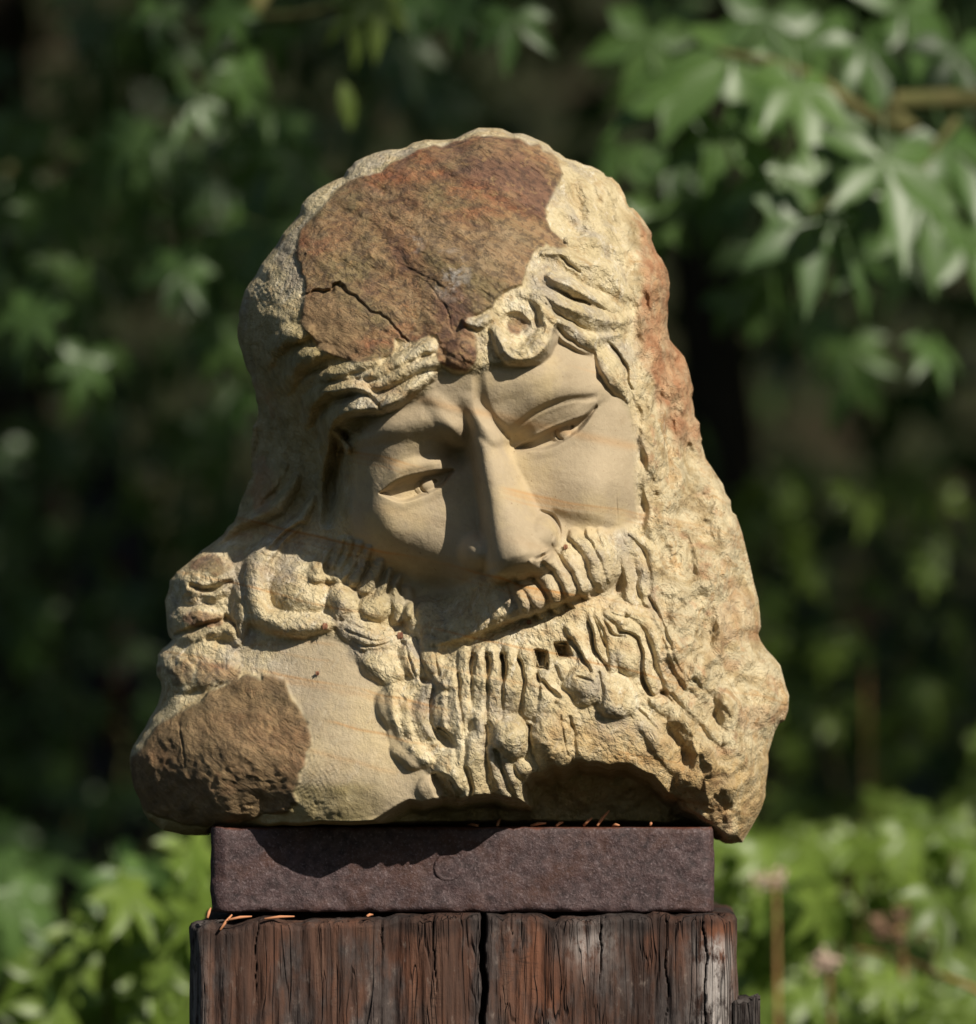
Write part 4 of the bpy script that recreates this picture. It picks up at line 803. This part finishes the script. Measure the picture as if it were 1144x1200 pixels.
def build_plants():
    ground()
    # the tree whose bough hangs in on the right
    t = empty('maple_tree', (2.1, 1.5, 0)); tag(t, 'maple with large sunlit palmate leaves hanging beside the crown of the stone head', 'tree', 'broadleaf trees behind the stone')
    branch(t, [(2.1, 1.5, 0), (2.08, 1.5, 1), (2.0, 1.45, 2.2), (1.8, 1.5, 3.4)], .09, .05, M_BARK, 'trunk', 10)
    branch(t, [(2.04, 1.47, 1.9), at(1230, 120, 1.2), at(1060, 150, 1.15), at(940, 85, 1.1), at(840, 60, 1.1)], .014, .003, M_STEM)
    branch(t, [at(1120, 140, 1.16), at(1060, 215, 1.1), at(1000, 225, 1.05), at(945, 250, 1.05)], .004, .002, M_STEM)
    for px, py, dy, sz, tip in [(858,66,0,.080,(-.5,-.3,-.6)),(936,98,-.05,.078,(.2,-.5,-.9)),(1036,188,-.08,.088,(.1,-.4,-1)),(950,258,-.04,.086,(-.1,-.3,-1)),(916,200,.03,.074,(-.15,-.2,-1)),(846,150,.05,.076,(-.1,-.1,-1)),(1082,240,.02,.080,(.1,-.2,-1)),(1010,52,.1,.074,(.3,-.2,-.7)),(1112,170,.06,.084,(.4,-.4,-.8)),
                                (985,140,.08,.07,(.0,-.2,-1)),(1120,60,.15,.08,(.2,-.2,-.8)),(800,105,.1,.07,(-.8,-.2,-.4)),(900,20,.25,.08,(-.3,-.1,-1)),(760,40,.3,.075,(-.4,0,-1)),(1060,10,.2,.08,(.2,0,-1)),(1130,280,.1,.075,(.3,-.2,-1)),(770,250,.3,.06,(-.1,0,-1)),(880,110,.16,.07,(.1,0,-1)),(1000,300,.25,.06,(.2,0,-1)),(960,30,.3,.07,(.1,0,-1))]:
        add_leaf(t, at(px, py, 1.1+dy), sz*1.2, M_LEAF, 5, tip, (.35, -.75, .75))
    cluster(t, [(rng.uniform(720, 1160), rng.uniform(-40, 430)) for _ in range(34)], 1.9, .075, M_LEAF, jit=(0, 0, .25))
    # the tree on the left
    t = empty('maple_tree', (-1.9, 2.4, 0)); tag(t, 'maple with small blurred leaves in shade left of the stone head', 'tree', 'broadleaf trees behind the stone')
    branch(t, [(-1.9, 2.4, 0), (-1.88, 2.4, 1), (-1.8, 2.35, 2.2), (-1.7, 2.3, 3.4)], .08, .05, M_BARK, 'trunk', 10)
    branch(t, [(-1.84, 2.37, 1.8), at(60, 190, 2.1), at(200, 240, 2.0), at(320, 270, 1.9)], .012, .003, M_STEM); branch(t, [(-1.75, 2.3, 2.3), at(150, -40, 1.5), at(300, 20, 1.3), at(430, 0, 1.2)], .012, .003, M_STEM)
    cluster(t, [(190,10),(215,45),(250,75),(290,60),(330,30),(230,110),(270,20),(300,110),(480,-5),(520,10),(600,20)], 1.35, .055, M_LEAF, jit=(8, 8, .08))
    cluster(t, [(420,5),(440,-10)], 1.1, .06, M_LEAF2, tip=(.1, -.2, -1), up=(.4, -.8, .6)); cluster(t, [(402,95)], 1.2, .05, M_LEAF2, 'lance', tip=(.2, 0, -1))
    cluster(t, [(20,150),(40,215),(15,260),(70,250),(110,170),(160,185),(150,160),(190,200),(240,190),(260,250),(290,250),(310,190),(250,300),(285,300),(325,160),(20,360),(110,410),(60,330),(270,380),(280,470),(170,300),(330,290)], 2.0, .065, M_LEAF, n=3, jit=(22, 18, .3))
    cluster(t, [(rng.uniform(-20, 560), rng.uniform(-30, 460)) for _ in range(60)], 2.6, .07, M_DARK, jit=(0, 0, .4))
    # low shrubs
    t = empty('shrub', (-.25, 1.2, 0)); tag(t, 'low leafy shrub with broad palmate leaves left of the timber post', 'shrub', 'low shrubs by the post')
    for px, py in ((120, 1060), (200, 1040), (60, 1130), (230, 1150)): branch(t, [(-.25+rng.uniform(-.05, .05), 1.2, 0), at((px+160)/2, 1400, 1.1), at(px, py, 1.0)], .006, .002, M_STEM, 'stem')
    cluster(t, [(150,1045),(200,1060),(110,1085),(170,1100),(215,1120),(90,1120),(140,1150),(190,1160),(225,1070),(60,1150),(110,1180),(170,1190),(215,1185),(40,1185),(225,1000)], 1.0, .060, M_LEAF2, n=2, jit=(12, 12, .06), up=(.4, -.55, .9))
    cluster(t, [(rng.uniform(-20, 260), rng.uniform(1000, 1260)) for _ in range(60)], 1.5, .06, M_LEAF, jit=(0, 0, .2))
    t = empty('shrub', (.42, 1.35, 0)); tag(t, 'bright yellow-green shrub with drooping leaves and dry stems right of the timber post', 'shrub', 'low shrubs by the post')
    for px, py in ((900, 1080), (980, 1040), (1060, 1060), (1120, 1000), (880, 1000)): branch(t, [(.42+rng.uniform(-.06, .06), 1.35, 0), at((px+1000)/2, 1400, 1.25), at(px, py, 1.15)], .006, .002, M_STEM, 'stem')
    cluster(t, [(870,1000),(900,985),(940,1000),(990,1000),(1040,985),(1090,980),(1120,1010),(880,1060),(920,1080),(960,1060),(1010,1050),(1060,1040),(1110,1060),(890,1110),(930,1150),(980,1160),(1030,1140),(1080,1150),(1130,1130),(890,1180),(950,1195),(1020,1190),(1100,1195)], 1.15, .060, M_LEAF2, n=2, jit=(13, 13, .09), up=(.4, -.5, .9))
    cluster(t, [(rng.uniform(850, 1170), rng.uniform(950, 1260)) for _ in range(90)], 1.7, .06, M_LEAF2, jit=(0, 0, .25))
    t = empty('shrub', (1.0, 3.1, 0)); tag(t, 'dim shrub with small sparkling leaves behind the stone beard', 'shrub', 'shrubs deep in the shade')
    for px, py in ((900, 700), (1000, 640), (1080, 760), (1120, 600)): branch(t, [(1.0, 3.1, 0), at((px+1000)/2, 1000, 3.0), at(px, py, 2.9)], .008, .002, M_STEM, 'stem')
    cluster(t, [(rng.uniform(860, 1160), rng.uniform(540, 960)) for _ in range(115)], 2.9, .045, M_LEAF2, jit=(0, 0, .35))
    t = empty('shrub', (-1.0, 3.3, 0)); tag(t, 'dark shrub standing in deep shade left of the stone shoulder', 'shrub', 'shrubs deep in the shade')
    for px, py in ((40, 700), (120, 820), (230, 900)): branch(t, [(-1.0, 3.3, 0), at((px+120)/2, 1000, 3.2), at(px, py, 3.2)], .008, .002, M_STEM, 'stem')
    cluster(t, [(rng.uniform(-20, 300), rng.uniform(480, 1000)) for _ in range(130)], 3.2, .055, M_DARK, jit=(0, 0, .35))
    # trunks and the wood behind
    for px, y, r0, lab in ((925, 4.2, .075, 'thin dark trunk in deep shade behind the right-hand maple leaves'), (40, 4.6, .10, 'thick dark trunk in deep shade behind the slate pillar')):
        p = at(px, 0, y); t = empty('wood_tree', (p.x, y, 0)); dx = rng.uniform(-.2, .2); tag(t, lab, 'tree', 'trunks in the dark wood')
        branch(t, [(p.x, y, -.05), (p.x+dx*.3, y, 1.2), (p.x+dx, y, 2.6), (p.x+dx*1.5, y, 4.6)], r0, r0*.55, M_BARK, 'trunk', 10)
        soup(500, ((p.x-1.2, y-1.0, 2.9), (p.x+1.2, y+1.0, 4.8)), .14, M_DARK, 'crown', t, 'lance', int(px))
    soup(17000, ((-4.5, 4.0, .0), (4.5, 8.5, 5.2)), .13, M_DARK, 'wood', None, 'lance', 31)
    # an unseen crown added to shade the wood; it stands right of the camera, its shadow ends just behind the stone
    t = empty('added_shade_tree', (5.6, 1.6, 0)); tag(t, 'tall unseen tree added so that its crown shades the wood behind the stone', 'tree')
    branch(t, [(5.6, 1.6, -.05), (5.5, 1.4, 2.2), (5.2, .6, 4.4), (4.6, -.2, 6.2)], .22, .10, M_BARK, 'trunk', 12); branch(t, [(5.2, .6, 4.4), (4.2, -1.0, 5.6), (3.4, -1.6, 6.0)], .08, .03, M_BARK); branch(t, [(5.2, .6, 4.4), (5.8, 2.4, 6.0), (5.6, 4.4, 6.6)], .08, .03, M_BARK)
    def shade(P, rg):
        k = (P[:, 2]-1.4)/to_sun.z; fx, fy = P[:, 0]-to_sun.x*k, P[:, 1]-to_sun.y*k      # where each leaf's shadow falls at the height of the stone
        dens = np.interp(fy, [.55, .8, 1.3, 1.9, 2.4, 9, 9.5], [0, .10, .30, .75, 1, 1, 0])
        patch_ = vnoise(.55, 901, X=fx+50, Y=fy+50); dens = np.where(fy < 2.3, dens*(.55+1.1*np.clip(patch_, -.5, 1)), dens)
        return rg.random(len(P)) < dens
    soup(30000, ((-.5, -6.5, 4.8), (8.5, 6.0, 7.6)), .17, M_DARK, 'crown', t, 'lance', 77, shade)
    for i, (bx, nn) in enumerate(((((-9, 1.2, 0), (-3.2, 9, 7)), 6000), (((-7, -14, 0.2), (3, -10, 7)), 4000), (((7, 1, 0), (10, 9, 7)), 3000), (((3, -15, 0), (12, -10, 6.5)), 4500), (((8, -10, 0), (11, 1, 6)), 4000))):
        soup(nn, bx, .34, M_DARK, 'wood', None, 'lance', 90+i)  # unseen leaf masses added around the scene to block sky light
    soup(17000, ((-5, .6, 3.3), (5, 9, 5.6)), .24, M_DARK, 'added_canopy', None, 'lance', 78)  # unseen leaf layer added overhead to cut sky light behind the stone
# ----------------------------------------------------------------- small things
def build_small():
    # a slim dark garden pillar far back in the shade
    m = NT('dark_slate'); n = m.noise(20, 4); m.principled(m.ramp(n, (.3, (.008, .008, .011)), (.7, (.02, .02, .027))), .7, m.bump(n, .4, .004), .3); MS = m.m
    m = NT('rust_strip'); n = m.noise(25, 4); m.principled(m.ramp(n, (.3, (.07, .012, .008)), (.7, (.14, .025, .014))), .7, m.bump(n, .4, .004), .3); MR = m.m
    y = 3.4; p = at(130, 0, y); t = empty('garden_pillar', (p.x, y, 0)); tag(t, 'dim dark slate pillar with a rust-red strip in the shade left of the stone', 'pillar')
    def shaft(name, prof, mat, cx=0., cy=0., fl=.7):
        V, F = [], []; k = 12
        for z, r in prof:
            for j in range(k): a = 2*math.pi*j/k; V.append((p.x+cx+r*math.cos(a), y+cy+r*fl*math.sin(a), z))
        for i in range(len(prof)-1):
            for j in range(k): F.append((i*k+j, i*k+(j+1) % k, (i+1)*k+(j+1) % k, (i+1)*k+j))
        F.append(tuple(range(k))[::-1]); F.append(tuple((len(prof)-1)*k+j for j in range(k))); return link(name, mesh(name, V, F), t, mat)
    zz = lambda py: at(0, py, y).z
    shaft('plinth', [(0, .07), (zz(860), .062), (zz(600), .052), (zz(575), .035)], MS); shaft('shaft', [(zz(577), .026), (zz(500), .022), (zz(450), .018)], MS); shaft('inset_strip', [(zz(870), .012), (zz(660), .012)], MR, .01, -.043, .5)
    # dry stems and spent flower heads in the right-hand shrub
    m = NT('spent_bloom'); n = m.noise(60, 3); m.principled(m.ramp(n, (.3, (.40, .27, .20)), (.7, (.66, .52, .44))), .9); MB = m.m
    m = NT('brown_bloom'); n = m.noise(60, 3); m.principled(m.ramp(n, (.3, (.12, .07, .045)), (.7, (.26, .16, .10))), .9); MBr = m.m
    P = curve_pts([at(1000, 1112, .98), at(1050, 1122, .95), at(1100, 1142, .93), at(1175, 1180, .90), at(1300, 1300, .95), (.55, 1.0, 0)], 6)
    V, F = tube(P, [.0018+.0012*i/len(P) for i in range(len(P))], 7); tag(link('dry_stem', mesh('dry_stem', V, F), None, M_DRY), 'dry orange-brown stem arching over the shrub beside the timber post', 'stem')
    def bloom(px, py, yy, r, mat, lab, stretch=1., seed=1):
        rg = random.Random(seed); c = at(px, py, yy); t = empty('flower_head', c); tag(t, lab, 'flower', 'spent flower heads in the shrub')
        for i in range(46):
            d = Vector((rg.gauss(0, 1)*stretch, rg.gauss(0, 1), rg.gauss(0, .7))).normalized()*r*rg.uniform(.4, 1); d.x *= stretch
            me = leaf_mesh('lance', i % 5, mat); o = bpy.data.objects.new('petal', me); col.objects.link(o); o.parent = t; o.matrix_parent_inverse = Matrix.Translation(-c)
            o.matrix_basis = Matrix.Translation(c+d) @ rot_leaf((rg.gauss(0, 1), rg.gauss(0, 1), rg.gauss(0, 1)), (rg.gauss(0, .5), -1, .5), rg) @ Matrix.Diagonal((r*.75,)*3).to_4x4()
        V, F = tube(curve_pts([c, c+Vector((.01, .04, -.12)), Vector((c.x+.02, c.y+.1, 0))], 5), .002, 6); link('stalk', mesh('stalk', V, F), t, M_DRY)
    bloom(902, 1030, 1.0, .011, MB, 'pale pink spent flower head just below the stone beard', 1.7, 3); bloom(966, 1130, .95, .014, MB, 'pale pink spent flower head at the end of the dry stem', .8, 4)
    bloom(1052, 1088, 1.1, .020, MBr, 'brown withered flower head above the dry stem', 1.1, 5); bloom(1000, 1030, 1.2, .018, MBr, 'brown withered flower head among the pale leaves', 1.2, 6); bloom(1010, 725, 2.6, .02, MBr, 'tan withered flower head deep in the dim shrub', 1.6, 7)
    # fallen needles on the iron and on the post
    m = NT('dry_needle'); m.principled((.50, .22, .11), .7, None, .3); MN = m.m
    def needle(a, b, lab, grp):
        a, b = Vector(a), Vector(b); c = (a+b)/2+Vector((0, 0, .0006)); V, F = tube([a, c, b], [.0009, .0011, .0005], 6)
        tag(link('pine_needle', mesh('pine_needle', V, F), None, MN), lab, 'needle', grp)
    zt = ZTOP+.0009
    for px0, px1, dy, dz in ((583, 586, .006, .004), (622, 640, -.004, .0015), (652, 660, .003, .002), (684, 694, -.002, .005), (700, 714, .006, .010), (718, 726, -.003, .0), (762, 764, .0, .002), (560, 548, .01, .0)):
        a = at(px0, 968, PLATE_Y+.010); b = at(px1, 968, PLATE_Y+.010+dy); needle((a.x, a.y, zt), (b.x, b.y, zt+dz+.0004), 'dry orange pine needle on top of the iron plate under the beard', 'needles on the iron plate')
    for px0, py0, px1, py1 in ((258, 1090, 272, 1072), (268, 1078, 295, 1074), (310, 1077, 345, 1074), (430, 1074, 437, 1072), (243, 1076, 247, 1064)):
        a, b = at(px0, py0, POST_Y-.003), at(px1, py1, POST_Y+.002); needle(a, b, 'dry orange pine needle lying on the worn top edge of the post', 'needles on the post')
    m = NT('dead_flake'); n = m.noise(300, 3); m.principled(m.ramp(n, (.3, (.13, .05, .03)), (.7, (.32, .16, .09))), .8); MF = m.m
    def flake(px, py, s, lab, mat=MF):
        x, yv = int(px-GX0), int(py-GY0); h = SCULPT_H[yv-2:yv+3, x-2:x+3].max(); yy = -h*SCL; c = at(px, py, yy-.0006); V, F = [], []; s = s*.75
        for i in range(3):
            for j in range(3): V.append(c+Vector(((i-1)*s*(1-.3*(j != 1)), -.0012*((i-1)**2+(j-1)**2*.5)+.0008*((i+j) % 2)-.0002, (j-1)*s*1.15)))
        for i in range(2):
            for j in range(2): q = i*3+j; F.append((q, q+3, q+4, q+1))
        me = mesh('leaf_fragment', V, F); o = link('leaf_fragment', me, None, mat); md = o.modifiers.new('thick', 'SOLIDIFY'); md.thickness = .0004; tag(o, lab, 'leaf fragment')
    flake(469, 745, .0026, 'curled red leaf fragment caught between the beard knobs'); flake(381, 734, .0024, 'pale orange leaf fragment at the end of the C-shaped curl'); flake(663, 641, .0017, 'orange leaf fragment on the ribbed moustache'); flake(620, 729, .0017, 'red leaf fragment on the smooth lip under the moustache'); flake(372, 789, .0014, 'tiny orange fragment on the smooth shoulder')
# ----------------------------------------------------------------- build
build_plants()
build_stone(); build_plate(); build_post(); build_small()
